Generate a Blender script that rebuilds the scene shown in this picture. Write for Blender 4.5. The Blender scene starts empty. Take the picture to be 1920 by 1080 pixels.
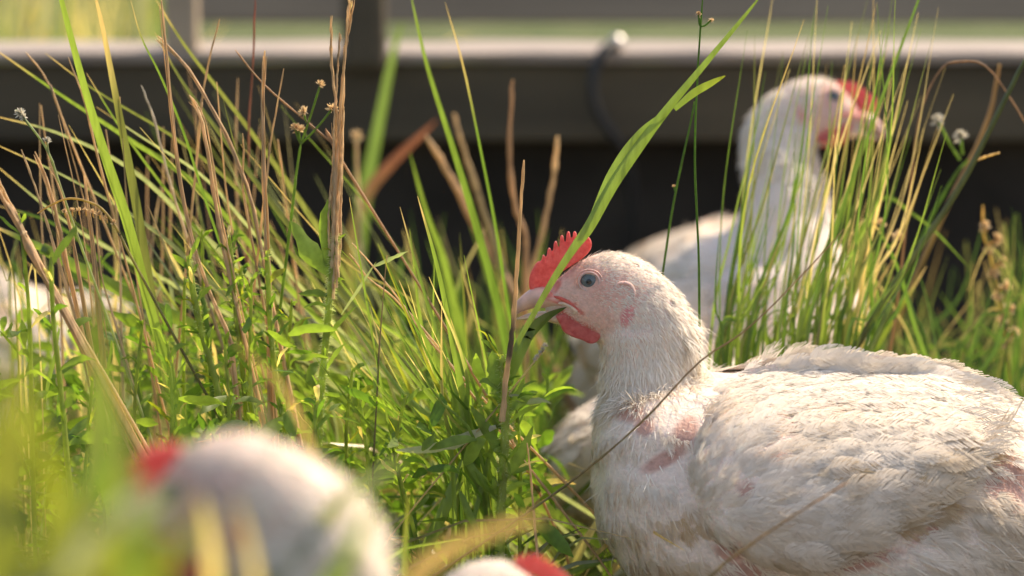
import bpy, bmesh, math, random
import numpy as np
from mathutils import Vector, Matrix
from mathutils.bvhtree import BVHTree
R = math.radians
scene = bpy.context.scene
COL = scene.collection

# ------------------------------------------------------------------ camera
CAM_H, PITCH, FPX = 0.48, R(8.0), 85.0/36*1920
cam_d = bpy.data.cameras.new('camera'); cam = bpy.data.objects.new('camera', cam_d); COL.objects.link(cam)
cam.location = (0, 0, CAM_H); cam.rotation_euler = (R(90)-PITCH, 0, 0)
cam_d.lens = 85; cam_d.sensor_width = 36; cam_d.clip_start = 0.05; cam_d.clip_end = 500
cam_d.dof.use_dof = True; cam_d.dof.focus_distance = 1.292; cam_d.dof.aperture_fstop = 5.0
cam_d.dof.aperture_blades = 0
scene.camera = cam
# ------------------------------------------------------------------ world, sun, exposure
SUN_EL, SUN_AZ = R(50), R(58)      # azimuth from +Y towards +X
w = bpy.data.worlds.new('World'); scene.world = w; w.use_nodes = True
nt = w.node_tree; bg = nt.nodes['Background']
sky = nt.nodes.new('ShaderNodeTexSky'); sky.sky_type = 'NISHITA'; sky.sun_disc = False
sky.sun_elevation = SUN_EL; sky.sun_rotation = SUN_AZ; sky.air_density = 1.0; sky.dust_density = 2.5
nt.links.new(sky.outputs[0], bg.inputs[0]); bg.inputs[1].default_value = 0.15
sd = bpy.data.lights.new('sun', 'SUN'); sun = bpy.data.objects.new('sun', sd); COL.objects.link(sun)
sd.energy = 3.3; sd.angle = R(0.55); sd.color = (1.0, 0.93, 0.80)
sdir = Vector((math.sin(SUN_AZ)*math.cos(SUN_EL), math.cos(SUN_AZ)*math.cos(SUN_EL), math.sin(SUN_EL)))
sun.rotation_euler = (-sdir).to_track_quat('-Z', 'Y').to_euler(); sun.location = (2, 3, 5)
scene.view_settings.view_transform = 'Standard'; scene.view_settings.look = 'None'
scene.view_settings.gamma = 1.0; scene.view_settings.use_curve_mapping = False
scene.view_settings.exposure = 0.84
scene.view_settings.use_white_balance = True; scene.view_settings.white_balance_temperature = 7650; scene.view_settings.white_balance_tint = 12
scene.cycles.max_bounces = 8; scene.cycles.transparent_max_bounces = 6
scene.cycles.transmission_bounces = 6; scene.cycles.diffuse_bounces = 5
scene.cycles.use_denoising = True
scene.cycles.sample_clamp_indirect = 6.0

# ------------------------------------------------------------------ helpers
rng = np.random.default_rng(7)
cp, sp = math.cos(PITCH), math.sin(PITCH)
def W(px, py, Y):
    u = (px-960)/FPX; v = (540-py)/FPX
    dy = cp + v*sp; dz = -sp + v*cp
    k = Y/dy
    return np.array([u*k, Y, CAM_H + dz*k])
def topx(p):                         # world array (N,3) to photo pixels
    p = np.asarray(p, float); dz = p[..., 2]-CAM_H
    f = p[..., 1]*cp - dz*sp; v = p[..., 1]*sp + dz*cp
    return np.stack([960+p[..., 0]/f*FPX, 540-v/f*FPX], -1)
def scale_at(Y): return FPX/Y*0.99   # pixels per metre

def tag(o, label=None, cat=None, group=None, kind=None):
    if label: o['label'] = label
    if cat: o['category'] = cat
    if group: o['group'] = group
    if kind: o['kind'] = kind
    return o
def mk(name, V, F, mat, parent=None, col=None, smooth=True, loc=None, nor=None):
    """V (N,3), F (M,3|4) index array"""
    V = np.asarray(V, np.float32); F = np.asarray(F, np.int32)
    me = bpy.data.meshes.new(name)
    if loc is not None: V = V - np.asarray(loc, np.float32)
    me.vertices.add(len(V)); me.vertices.foreach_set('co', V.ravel())
    n = F.shape[1]
    me.loops.add(F.size); me.loops.foreach_set('vertex_index', F.ravel())
    me.polygons.add(len(F)); me.polygons.foreach_set('loop_start', np.arange(0, F.size, n, dtype=np.int32))
    me.polygons.foreach_set('loop_total', np.full(len(F), n, np.int32))
    me.update(calc_edges=True)
    if col is not None:
        a = me.color_attributes.new('Col', 'FLOAT_COLOR', 'POINT')
        c = np.ones((len(V), 4), np.float32); c[:, :3] = col
        a.data.foreach_set('color', c.ravel())
    me.polygons.foreach_set('use_smooth', np.full(len(F), smooth))
    if nor is not None:
        a = me.attributes.new('custom_normal', 'FLOAT_VECTOR', 'POINT'); a.data.foreach_set('vector', np.asarray(nor, np.float32).ravel())
    me.materials.append(mat)
    o = bpy.data.objects.new(name, me); COL.objects.link(o)
    if loc is not None: o.location = loc
    if parent: o.parent = parent
    return o
def empty(name, loc=(0, 0, 0), rz=0, sc=1):
    o = bpy.data.objects.new(name, None); COL.objects.link(o)
    o.location = loc; o.rotation_euler = (0, 0, rz); o.scale = (sc,)*3; o.empty_display_size = 0.05
    return o
def spline(pts, n):
    P = np.asarray(pts, float)
    if len(P) == 2: P = np.array([P[0], (P[0]+P[1])/2, P[1]])
    P = np.vstack([2*P[0]-P[1], P, 2*P[-1]-P[-2]])
    seg = len(P)-3; t = np.linspace(0, seg-1e-6, n); i = t.astype(int); f = (t-i)[:, None]
    a, b, c, d = P[i], P[i+1], P[i+2], P[i+3]
    return .5*((2*b)+(-a+c)*f+(2*a-5*b+4*c-d)*f**2+(-a+3*b-3*c+d)*f**3)
def norm(a): return a/(np.linalg.norm(a, axis=-1, keepdims=True)+1e-12)
def ribbons(P, Wd, face, C, fold=0.25):
    """P (B,S,3) centre lines, Wd (B,S) half widths, face (B,3)|(3,), C (B,S,3)"""
    B, S, _ = P.shape
    T = norm(np.gradient(P, axis=1))
    f = np.broadcast_to(np.asarray(face, float).reshape(-1, 1, 3), (B, S, 3)) if np.ndim(face) < 3 else face
    side = norm(np.cross(T, f)); nrm = norm(np.cross(side, T))
    wv = Wd[..., None]
    V = np.stack([P-side*wv, P+nrm*wv*fold, P+side*wv], 2)   # B,S,3,3
    idx = np.arange(B*S*3).reshape(B, S, 3)
    q = np.stack([idx[:, :-1, :-1], idx[:, :-1, 1:], idx[:, 1:, 1:], idx[:, 1:, :-1]], -1).reshape(-1, 4)
    Cc = np.repeat(C[:, :, None, :], 3, 2)
    return V.reshape(-1, 3), q, Cc.reshape(-1, 3)
def tube(P, rad, C, k=6, flat=None):
    P = np.asarray(P, float); S = len(P)
    T = norm(np.gradient(P, axis=0)); ref = np.array([0.13, 1, 0.07])
    a = norm(np.cross(T, ref)); b = np.cross(T, a)
    th = np.arange(k)/k*2*np.pi
    r = np.broadcast_to(rad, (S,))[:, None, None]
    V = P[:, None]+r*(a[:, None]*np.cos(th)[None, :, None]+b[:, None]*np.sin(th)[None, :, None]*(flat or 1))
    idx = np.arange(S*k).reshape(S, k); nx = np.roll(idx, -1, 1)
    q = np.stack([idx[:-1], nx[:-1], nx[1:], idx[1:]], -1).reshape(-1, 4)
    return V.reshape(-1, 3), q, np.repeat(np.broadcast_to(C, (S, 3))[:, None], k, 1).reshape(-1, 3)
class Bag:
    def __init__(s): s.V, s.F, s.C, s.n, s.N = [], [], [], 0, []
    def add(s, t):
        V, F, C = t; s.V.append(V); s.F.append(F+s.n); s.C.append(C); s.n += len(V); return s
    def build(s, name, mat, parent=None, loc=None):
        return mk(name, np.vstack(s.V), np.vstack(s.F), mat, parent, np.vstack(s.C), loc=loc, nor=np.vstack(s.N) if s.N else None)
def box(x0, x1, y0, y1, z0, z1):
    V = np.array([(x, y, z) for x in (x0, x1) for y in (y0, y1) for z in (z0, z1)])
    F = np.array([(0, 1, 3, 2), (4, 6, 7, 5), (0, 4, 5, 1), (2, 3, 7, 6), (0, 2, 6, 4), (1, 5, 7, 3)])
    return V, F, np.ones((8, 3))

# ------------------------------------------------------------------ materials
def newmat(name):
    m = bpy.data.materials.new(name); m.use_nodes = True; t = m.node_tree; t.nodes.clear()
    out = t.nodes.new('ShaderNodeOutputMaterial')
    return m, t, out
def N(t, typ, **k):
    n = t.nodes.new(typ)
    for a, b in k.items():
        if a in n.inputs.keys(): n.inputs[a].default_value = b
        else: setattr(n, a, b)
    return n
def leafmat(name, trans=0.45, tint=(1.5, 1.6, 0.6), rough=0.38, noise=250, spec=0.5, stretch=(1, 1, 1)):
    m, t, out = newmat(name); L = t.links.new
    at = N(t, 'ShaderNodeAttribute', attribute_name='Col')
    tc = N(t, 'ShaderNodeTexCoord'); mp = N(t, 'ShaderNodeMapping'); mp.inputs['Scale'].default_value = stretch
    L(tc.outputs['Object'], mp.inputs[0])
    nz = N(t, 'ShaderNodeTexNoise', Scale=noise, Detail=3.0); L(mp.outputs[0], nz.inputs['Vector'])
    mr = N(t, 'ShaderNodeMapRange'); mr.inputs[1].default_value = .3; mr.inputs[2].default_value = .7
    mr.inputs[3].default_value = .78; mr.inputs[4].default_value = 1.18; L(nz.outputs[0], mr.inputs[0])
    mx = N(t, 'ShaderNodeVectorMath', operation='SCALE'); L(at.outputs['Color'], mx.inputs[0]); L(mr.outputs[0], mx.inputs['Scale'])
    p = N(t, 'ShaderNodeBsdfPrincipled', Roughness=rough); p.inputs['Specular IOR Level'].default_value = spec
    L(mx.outputs[0], p.inputs['Base Color'])
    tm = N(t, 'ShaderNodeVectorMath', operation='MULTIPLY'); tm.inputs[1].default_value = tint; L(mx.outputs[0], tm.inputs[0])
    tr = N(t, 'ShaderNodeBsdfTranslucent'); L(tm.outputs[0], tr.inputs[0])
    ms = N(t, 'ShaderNodeMixShader'); ms.inputs[0].default_value = trans
    L(p.outputs[0], ms.inputs[1]); L(tr.outputs[0], ms.inputs[2]); L(ms.outputs[0], out.inputs[0])
    bp = N(t, 'ShaderNodeBump', Strength=0.25, Distance=0.0005); L(nz.outputs[0], bp.inputs['Height']); L(bp.outputs[0], p.inputs['Normal'])
    return m
M_GRASS = leafmat('grass', stretch=(1, 1, .15), trans=0.45, tint=(1.7, 1.8, 0.85), rough=0.27)
M_LEAF = leafmat('leaf', trans=0.5, tint=(1.9, 2.1, 0.7), rough=0.48, noise=180, spec=.35)
M_STRAW = leafmat('straw', trans=0.5, tint=(1.12, 1.1, .95), rough=0.55, noise=500, stretch=(1, 1, .12))
M_FEATHER = leafmat('feather', trans=0.32, tint=(1.0, .96, .90), rough=0.7, noise=60, spec=0.15)
for n in M_FEATHER.node_tree.nodes:
    if n.type == 'MAP_RANGE': n.inputs[3].default_value = .95; n.inputs[4].default_value = 1.04
    if n.type == 'BUMP': n.inputs['Strength'].default_value = 0.0

def simple(name, color, rough=0.5, noise=None, amt=.3, spec=.5, bump=0, metal=0, sss=0, attr=False, stretch=(1, 1, 1), coat=0, sssr=(.003, .001, .0007)):
    m, t, out = newmat(name); L = t.links.new
    p = N(t, 'ShaderNodeBsdfPrincipled', Roughness=rough, Metallic=metal); p.inputs['Specular IOR Level'].default_value = spec
    p.inputs['Base Color'].default_value = (*color, 1); p.inputs['Coat Weight'].default_value = coat
    if sss:
        p.inputs['Subsurface Weight'].default_value = sss; p.inputs['Subsurface Radius'].default_value = (1, .35, .25)
        p.inputs['Subsurface Scale'].default_value = sssr[0]
    src = None
    if attr: src = N(t, 'ShaderNodeAttribute', attribute_name='Col').outputs['Color']
    if noise:
        tc = N(t, 'ShaderNodeTexCoord'); mp = N(t, 'ShaderNodeMapping'); mp.inputs['Scale'].default_value = stretch
        L(tc.outputs['Object'], mp.inputs[0])
        nz = N(t, 'ShaderNodeTexNoise', Scale=noise, Detail=5.0); L(mp.outputs[0], nz.inputs['Vector'])
        mr = N(t, 'ShaderNodeMapRange'); mr.inputs[1].default_value = .3; mr.inputs[2].default_value = .7
        mr.inputs[3].default_value = 1-amt; mr.inputs[4].default_value = 1+amt; L(nz.outputs[0], mr.inputs[0])
        v = N(t, 'ShaderNodeVectorMath', operation='SCALE'); L(mr.outputs[0], v.inputs['Scale'])
        if src: L(src, v.inputs[0])
        else: v.inputs[0].default_value = color
        L(v.outputs[0], p.inputs['Base Color'])
        if bump:
            bp = N(t, 'ShaderNodeBump', Strength=1.0, Distance=bump); L(nz.outputs[0], bp.inputs['Height']); L(bp.outputs[0], p.inputs['Normal'])
    elif src: L(src, p.inputs['Base Color'])
    L(p.outputs[0], out.inputs[0])
    return m
M_SKIN = simple('skin', (.8, .6, .55), .55, noise=500, amt=.13, bump=.0006, attr=True, sss=.25, spec=.3)
M_BEAK = simple('beak', (.62, .38, .28), .38, noise=160, amt=.16, sss=.3, attr=True, bump=.0002)
M_EYE = simple('eye', (.1, .1, .1), .12, attr=True, coat=.3, spec=.35)
M_LID = simple('eyelid', (.62, .42, .38), .5, noise=600, amt=.15, sss=.2)
M_LEG = simple('leg', (.62, .45, .25), .5, noise=300, amt=.2)
# comb: reflecting and letting the sun through
def combmat():
    m, t, out = newmat('comb'); L = t.links.new
    tc = N(t, 'ShaderNodeTexCoord'); nz = N(t, 'ShaderNodeTexNoise', Scale=420.0, Detail=4.0); L(tc.outputs['Object'], nz.inputs['Vector'])
    cr = N(t, 'ShaderNodeValToRGB'); L(nz.outputs[0], cr.inputs[0])
    cr.color_ramp.elements[0].position = .3; cr.color_ramp.elements[0].color = (.56, .10, .10, 1)
    cr.color_ramp.elements[1].position = .7; cr.color_ramp.elements[1].color = (.80, .27, .24, 1)
    p = N(t, 'ShaderNodeBsdfPrincipled', Roughness=.42); L(cr.outputs[0], p.inputs['Base Color'])
    p.inputs['Subsurface Weight'].default_value = .6; p.inputs['Subsurface Radius'].default_value = (1, .3, .25); p.inputs['Subsurface Scale'].default_value = .004
    bp = N(t, 'ShaderNodeBump', Strength=.8, Distance=.0007); L(nz.outputs[0], bp.inputs['Height']); L(bp.outputs[0], p.inputs['Normal'])
    tr = N(t, 'ShaderNodeBsdfTranslucent'); tr.inputs[0].default_value = (.93, .27, .24, 1)
    ms = N(t, 'ShaderNodeMixShader'); ms.inputs[0].default_value = .4
    L(p.outputs[0], ms.inputs[1]); L(tr.outputs[0], ms.inputs[2]); L(ms.outputs[0], out.inputs[0])
    return m
M_COMB = combmat()
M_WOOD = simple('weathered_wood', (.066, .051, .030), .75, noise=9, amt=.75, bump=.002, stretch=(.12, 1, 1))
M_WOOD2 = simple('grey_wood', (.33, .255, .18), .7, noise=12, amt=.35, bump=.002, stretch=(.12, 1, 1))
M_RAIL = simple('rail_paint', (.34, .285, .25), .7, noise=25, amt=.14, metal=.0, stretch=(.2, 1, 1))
M_DARK = simple('shade_black', (.036, .030, .025), .8, noise=6, amt=.5, spec=.15)  # near-black that stands in for the shaded interior of the pen
M_CORD = simple('black_cord', (.012, .012, .014), .5)
# ground: thatch and soil near, pasture far
def groundmat():
    m, t, out = newmat('ground'); L = t.links.new
    tc = N(t, 'ShaderNodeTexCoord')
    n1 = N(t, 'ShaderNodeTexNoise', Scale=60.0, Detail=8.0); L(tc.outputs['Object'], n1.inputs['Vector'])
    r1 = N(t, 'ShaderNodeValToRGB'); L(n1.outputs[0], r1.inputs[0])
    r1.color_ramp.elements[0].position = .35; r1.color_ramp.elements[0].color = (.018, .014, .008, 1)
    r1.color_ramp.elements[1].position = .75; r1.color_ramp.elements[1].color = (.10, .08, .045, 1)
    n2 = N(t, 'ShaderNodeTexNoise', Scale=2.2, Detail=6.0); L(tc.outputs['Object'], n2.inputs['Vector'])
    r2 = N(t, 'ShaderNodeValToRGB'); L(n2.outputs[0], r2.inputs[0])
    r2.color_ramp.elements[0].position = .35; r2.color_ramp.elements[0].color = (.05, .08, .025, 1)
    r2.color_ramp.elements[1].position = .7; r2.color_ramp.elements[1].color = (.15, .16, .08, 1)
    sx = N(t, 'ShaderNodeSeparateXYZ'); L(tc.outputs['Object'], sx.inputs[0])
    mr = N(t, 'ShaderNodeMapRange'); mr.inputs[1].default_value = 3.2; mr.inputs[2].default_value = 4.5; L(sx.outputs['Y'], mr.inputs[0])
    mx = N(t, 'ShaderNodeMixRGB'); L(mr.outputs[0], mx.inputs[0]); L(r1.outputs[0], mx.inputs[1]); L(r2.outputs[0], mx.inputs[2])
    p = N(t, 'ShaderNodeBsdfPrincipled', Roughness=.9); p.inputs['Specular IOR Level'].default_value = .1; L(mx.outputs[0], p.inputs['Base Color'])
    bp = N(t, 'ShaderNodeBump', Strength=1.0, Distance=.01); L(n1.outputs[0], bp.inputs['Height']); L(bp.outputs[0], p.inputs['Normal'])
    L(p.outputs[0], out.inputs[0])
    return m
M_GROUND = groundmat()

# ------------------------------------------------------------------ setting
def ground():
    xs = np.concatenate([[-160, -60, -20, -8, -3], np.linspace(-1.5, 1.5, 61), [3, 8, 20, 60, 160]])
    ys = np.concatenate([[-60, -20, -6, -2], np.linspace(-.5, 3.5, 81), [4.5, 6, 9, 14, 25, 50, 100, 200, 300]])
    X, Y = np.meshgrid(xs, ys); r = np.random.default_rng(1).random(X.shape)
    near = (np.abs(X) < 1.6) & (Y < 3.6) & (Y > -.6)
    Z = np.where(near, (r-.5)*.012-.006, -.006)
    V = np.stack([X, Y, Z], -1).reshape(-1, 3); n = len(xs)
    i = np.arange(len(V)).reshape(X.shape)
    F = np.stack([i[:-1, :-1], i[:-1, 1:], i[1:, 1:], i[1:, :-1]], -1).reshape(-1, 4)
    tag(mk('ground', V, F, M_GROUND), kind='structure')
ground()

def pen():
    pf = tag(empty('pen_frame', (0, 2.45, 0)), 'weathered timber and metal base frame of the mobile hen pen behind the grass', 'pen frame')
    def part(name, b, mat, bev=.003, rx=0):
        V, F, C = b; o = mk(name, V-np.array([0, 2.45, 0]), F, mat, pf, C, smooth=False)
        md = o.modifiers.new('b', 'BEVEL'); md.width = bev; md.segments = 2
        return o
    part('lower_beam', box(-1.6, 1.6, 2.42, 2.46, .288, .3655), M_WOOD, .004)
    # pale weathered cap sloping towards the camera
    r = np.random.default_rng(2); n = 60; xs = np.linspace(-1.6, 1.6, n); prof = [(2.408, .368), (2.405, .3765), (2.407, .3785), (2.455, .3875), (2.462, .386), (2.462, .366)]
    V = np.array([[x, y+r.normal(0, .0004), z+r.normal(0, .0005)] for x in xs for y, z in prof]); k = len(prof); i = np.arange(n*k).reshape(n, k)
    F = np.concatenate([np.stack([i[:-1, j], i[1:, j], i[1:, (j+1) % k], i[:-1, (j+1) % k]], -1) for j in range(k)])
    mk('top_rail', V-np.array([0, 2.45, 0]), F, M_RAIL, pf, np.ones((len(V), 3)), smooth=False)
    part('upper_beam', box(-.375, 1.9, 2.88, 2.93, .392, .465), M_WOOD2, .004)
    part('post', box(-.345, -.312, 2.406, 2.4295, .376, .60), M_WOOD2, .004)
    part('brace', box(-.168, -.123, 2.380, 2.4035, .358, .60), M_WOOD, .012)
    part('shade_sheet', box(-1.6, 1.6, 2.47, 2.48, -.01, .32), M_DARK, .002)  # flat dark sheet added to paint the shade under the frame
    b = Bag()
    P = spline([W(1152, 80, 2.405), W(1128, 100, 2.39), W(1112, 150, 2.385), W(1118, 205, 2.385), W(1150, 255, 2.39), W(1178, 300, 2.40), W(1185, 380, 2.41), W(1180, 470, 2.42)], 60)
    b.add(tube(P, .0052, (1, 1, 1), 10))
    o = b.build('cord', M_CORD, loc=W(1152, 80, 2.405)); tag(o, 'black rubber cord hooked over the pen rail and hanging down in a curve', 'cord')
    sp_ = bpy.data.meshes.new('knob'); bm = bmesh.new(); bmesh.ops.create_uvsphere(bm, u_segments=20, v_segments=12, radius=.0085); bm.to_mesh(sp_); bm.free()
    for q in sp_.polygons: q.use_smooth = True
    sp_.materials.append(simple('shiny_metal', (.6, .56, .52), .35, metal=1)); k = bpy.data.objects.new('ring_hook', sp_); COL.objects.link(k); k.parent = o
    k.location = W(1156, 84, 2.415)-W(1152, 80, 2.405)+np.array([0, -.003, .002])
pen()

# ------------------------------------------------------------------ hens
HY = 1.3
ROOT = np.array([W(1500, 540, HY)[0], HY, 0.0])
def P(px, py, ly=0.0):
    v = W(px, py, HY)-ROOT; v[1] = ly; return v
def ellloft(st):
    """st: (centre3, up3 half vector, lateral half) closed loft"""
    k = 28; th = np.arange(k)/k*2*np.pi; rings = []
    for c, up, lat in st:
        rings.append(np.asarray(c)+np.sin(th)[:, None]*np.asarray(up)+np.cos(th)[:, None]*np.array([0, lat, 0]))
    V = np.array(rings).reshape(-1, 3); S = len(st); idx = np.arange(S*k).reshape(S, k); nx = np.roll(idx, -1, 1)
    q = [tuple(r) for r in np.stack([idx[:-1], nx[:-1], nx[1:], idx[1:]], -1).reshape(-1, 4)]
    q.append(tuple(idx[0][::-1])); q.append(tuple(idx[-1])); return V, q
def smooth_st(st, n):
    A = np.array([[*s] for s in st], float); return spline(A, n)
HEAD_ST = [(1022, 545, 592, 5), (1040, 528, 603, 9), (1060, 511, 613, 12), (1085, 492, 627, 14.5), (1115, 477, 640, 16.5), (1150, 472, 652, 18), (1185, 479, 670, 19), (1215, 494, 690, 19.5), (1250, 525, 700, 19.5), (1280, 560, 700, 17), (1300, 600, 690, 11)]
BODY_ST = [(1114, 820, 940, 16), (1124, 765, 990, 34), (1150, 722, 1045, 48), (1200, 700, 1110, 62), (1300, 700, 1195, 74), (1400, 695, 1250, 82), (1550, 694, 1285, 86), (1700, 700, 1280, 84), (1800, 722, 1250, 76), (1900, 762, 1190, 64), (2000, 805, 1110, 44), (2070, 860, 1010, 20)]
UP = [(1030, 535)]
def head_matrix(pose):
    piv = Vector(P(1212, 620)); dx, dz = pose.get('off', (0, 0))
    return (Matrix.Translation(piv+Vector((dx, pose.get('dy', 0), dz))) @ Matrix.Rotation(pose.get('hyaw', 0), 4, 'Z')
            @ Matrix.Rotation(-pose.get('pitch', 0), 4, 'Y') @ Matrix.Translation(-piv))
def apply(Mx, V):
    A = np.array(Mx); V = np.asarray(V, float); return V @ A[:3, :3].T + A[:3, 3]
def curve_solid(px, thick, name, mat, parent, Mx, ly=0, bev=.0011, shrink=True):
    pts = np.array([P(a, b) for a, b in px]); pts = np.vstack([pts, pts[:1]])
    pp = spline(pts, len(px)*6)[:-1]
    cu = bpy.data.curves.new(name, 'CURVE'); cu.dimensions = '2D'; cu.fill_mode = 'BOTH'
    s = cu.splines.new('POLY'); s.points.add(len(pp)-1); s.use_cyclic_u = True
    for i, p in enumerate(pp): s.points[i].co = (p[0], p[2], 0, 1)
    cu.extrude = thick; cu.bevel_depth = bev; cu.bevel_resolution = 3; cu.offset = -bev*.8
    ob = bpy.data.objects.new('tmp', cu); COL.objects.link(ob)
    dg = bpy.context.evaluated_depsgraph_get(); me = bpy.data.meshes.new_from_object(ob.evaluated_get(dg))
    bpy.data.objects.remove(ob)
    V = np.array([(v.co.x, ly-v.co.z, v.co.y) for v in me.vertices]); V = apply(Mx, V)
    for i, v in enumerate(me.vertices): v.co = V[i]
    me.name = name; me.materials.clear(); me.materials.append(mat)
    for q in me.polygons: q.use_smooth = False
    o = bpy.data.objects.new(name, me); COL.objects.link(o); o.parent = parent
    rm = o.modifiers.new('r', 'REMESH'); rm.mode = 'VOXEL'; rm.voxel_size = .00042
    sm = o.modifiers.new('s', 'SMOOTH'); sm.iterations = 2
    dg = bpy.context.evaluated_depsgraph_get(); me2 = bpy.data.meshes.new_from_object(o.evaluated_get(dg))
    o.modifiers.clear(); o.data = me2
    for q in me2.polygons: q.use_smooth = True
    return o
# barb-built feather templates (u along, v across, w off the skin)
def make_feather(seed, K=12, aspect=.21, rag=.09, reach=.24):
    r = np.random.default_rng(seed); V = []; F = []
    for s in (-1, 1):
        for k in range(K):
            t = k/(K-1); u0 = .05+.80*t+r.normal(0, .01); u1 = min(1.10, u0+reach+.05*r.random()); 
            uu = np.clip(u1, 0, 1); half = aspect*np.sqrt(max(0.02, 1-((uu-.5)/.53)**2))*(1 if t < .98 else .5)
            half *= 1+r.normal(0, rag); u1 += r.normal(0, rag*.35)
            du = .80/(K-1)*.75
            pts = [(u0-du*.5, 0), (u0+du, 0), ((u0+u1)/2-du*.75, s*half*.55), ((u0+u1)/2+du*.75, s*half*.60), (u1-.018, s*half), (u1+.018, s*half*.97)]
            b = len(V)
            for u, v in pts:
                wv = .10*math.sin(math.pi*min(1, max(0, u))*.9)-.6*v*v+r.normal(0, .004)
                V.append((u, v, wv))
            F += [(b, b+1, b+3, b+2), (b+2, b+3, b+5, b+4)] if s > 0 else [(b, b+2, b+3, b+1), (b+2, b+4, b+5, b+3)]
    return np.array(V), np.array(F)
FT = [make_feather(i, reach=.36) for i in range(7)]
FTL = [make_feather(20+i, K=34, aspect=.13, rag=.03) for i in range(4)]
FTD = [make_feather(40+i, K=26, aspect=.25, rag=.035, reach=.24) for i in range(5)]
def place_feathers(tmpl, pos, nrm, flow, length, col, lift, r, sink=.002):
    """returns bag content"""
    out = Bag(); which = r.integers(0, len(tmpl), len(pos))
    T = norm(flow-nrm*np.sum(flow*nrm, -1, keepdims=True))
    T = norm(T+nrm*np.tan(lift)[:, None]); S = norm(np.cross(nrm, T)); U = np.cross(T, S)
    for k, (V, F) in enumerate(tmpl):
        m = np.where(which == k)[0]
        if not len(m): continue
        L = length[m][:, None, None]
        X = pos[m][:, None]-nrm[m][:, None]*sink+L*(V[None, :, 0:1]*T[m][:, None]+V[None, :, 1:2]*S[m][:, None]+V[None, :, 2:3]*U[m][:, None])
        n = len(V); FF = (F[None]+np.arange(len(m))[:, None, None]*n).reshape(-1, 4)
        out.add((X.reshape(-1, 3), FF, np.repeat(col[m][:, None], n, 1).reshape(-1, 3)))
        nn = nrm[m][:, None]+.22*U[m][:, None]+V[None, :, 1:2]*S[m][:, None]*1.3+T[m][:, None]*(V[None, :, 0:1]-.5)*.25+r.normal(0, .06, (len(m), n, 3)); out.N.append(norm(nn).reshape(-1, 3))
    return out
def sample(me, n, r, keep=None):
    me.calc_loop_triangles(); tri = np.empty(len(me.loop_triangles)*3, np.int32); me.loop_triangles.foreach_get('vertices', tri); tri = tri.reshape(-1, 3)
    co = np.empty(len(me.vertices)*3, np.float32); me.vertices.foreach_get('co', co); co = co.reshape(-1, 3).astype(float)
    vn = np.empty(len(me.vertices)*3, np.float32); me.vertices.foreach_get('normal', vn); vn = vn.reshape(-1, 3)
    a, b, c = co[tri[:, 0]], co[tri[:, 1]], co[tri[:, 2]]
    ar = np.linalg.norm(np.cross(b-a, c-a), axis=1)
    i = r.choice(len(tri), n, p=ar/ar.sum()); u, v = r.random(n), r.random(n); f = u+v > 1; u[f] = 1-u[f]; v[f] = 1-v[f]
    return a[i]*(1-u-v)[:, None]+b[i]*u[:, None]+c[i]*v[:, None], norm(vn[tri[i, 0]].astype(float))
def sstep(a, b, x): t = np.clip((x-a)/(b-a), 0, 1); return t*t*(3-2*t)
def vnoise(p, s, seed=0):            # cheap smooth noise from sines
    r = np.random.default_rng(seed); q = np.zeros(p.shape[:-1])
    for k in range(7):
        d = norm(r.normal(size=3)); q += np.sin(p@d*s*(.6+.25*k)*6.28+r.random()*6.28)/(1+.25*k)
    return q/3.2
def blobs(px, L):
    """soft mask of rotated ellipses (x, y, rx, ry, deg)"""
    m = np.zeros(len(px))
    for x, y, a, b, d in L:
        c, s = math.cos(R(d)), math.sin(R(d)); dx, dy = px[:, 0]-x, px[:, 1]-y
        if L is PINK and x > 1300: a, b = a*1.2, b*1.25
        q = np.sqrt(((dx*c+dy*s)/a)**2+((-dx*s+dy*c)/b)**2); m = np.maximum(m, 1-sstep(.55, 1.15, q))
    return m
PINK = [(1180, 772, 34, 24, 10), (1245, 862, 55, 17, -28), (1285, 812, 26, 42, 25), (1208, 800, 22, 22, 0), (1555, 776, 62, 12, 12), (1470, 800, 28, 14, 20), (1442, 862, 34, 10, -20), (1400, 925, 16, 22, 20), (1368, 1035, 30, 18, 20), (1620, 1052, 70, 14, -14), (1880, 890, 44, 66, -30), (1895, 810, 22, 28, 0), (1760, 985, 60, 10, -35), (1400, 1075, 50, 22, 0)]
FACE = [(1085, 540, 60, 62, 0), (1060, 585, 60, 34, 10), (1120, 600, 42, 34, 0)]
CTRL = [(1050, 570, 1, .1, 2.2), (1100, 500, 1, -.1, 3), (1150, 560, 1, .3, 3), (1200, 500, 1, .55, 4.5), (1270, 570, .55, 1, 7), (1180, 620, .5, 1, 5)]
NECKC = [(1130, 700, -.05, 1, 8), (1210, 700, .05, 1, 9), (1300, 690, .45, 1, 10), (1215, 770, .1, 1, 11)]
BODYC = [(1120, 860, .1, 1, 11), (1200, 950, .5, 1, 12), (1330, 760, .9, .5, 13), (1260, 1120, 1, .5, 14), (1400, 690, 1, .02, 18), (1600, 680, 1, .05, 18), (1800, 720, 1, .35, 18), (1950, 820, 1, .5, 19), (1500, 1150, 1, .25, 20), (1800, 1050, .9, .45, 18), (1350, 880, .9, .3, 17), (2050, 900, 1, .2, 20)]
WING = [(1332, 800), (1365, 765), (1440, 738), (1550, 722), (1700, 724), (1820, 742), (1905, 785), (1895, 840), (1800, 900), (1720, 965), (1600, 1035), (1480, 1062), (1395, 1048), (1325, 1000), (1297, 930), (1303, 860)]
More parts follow.
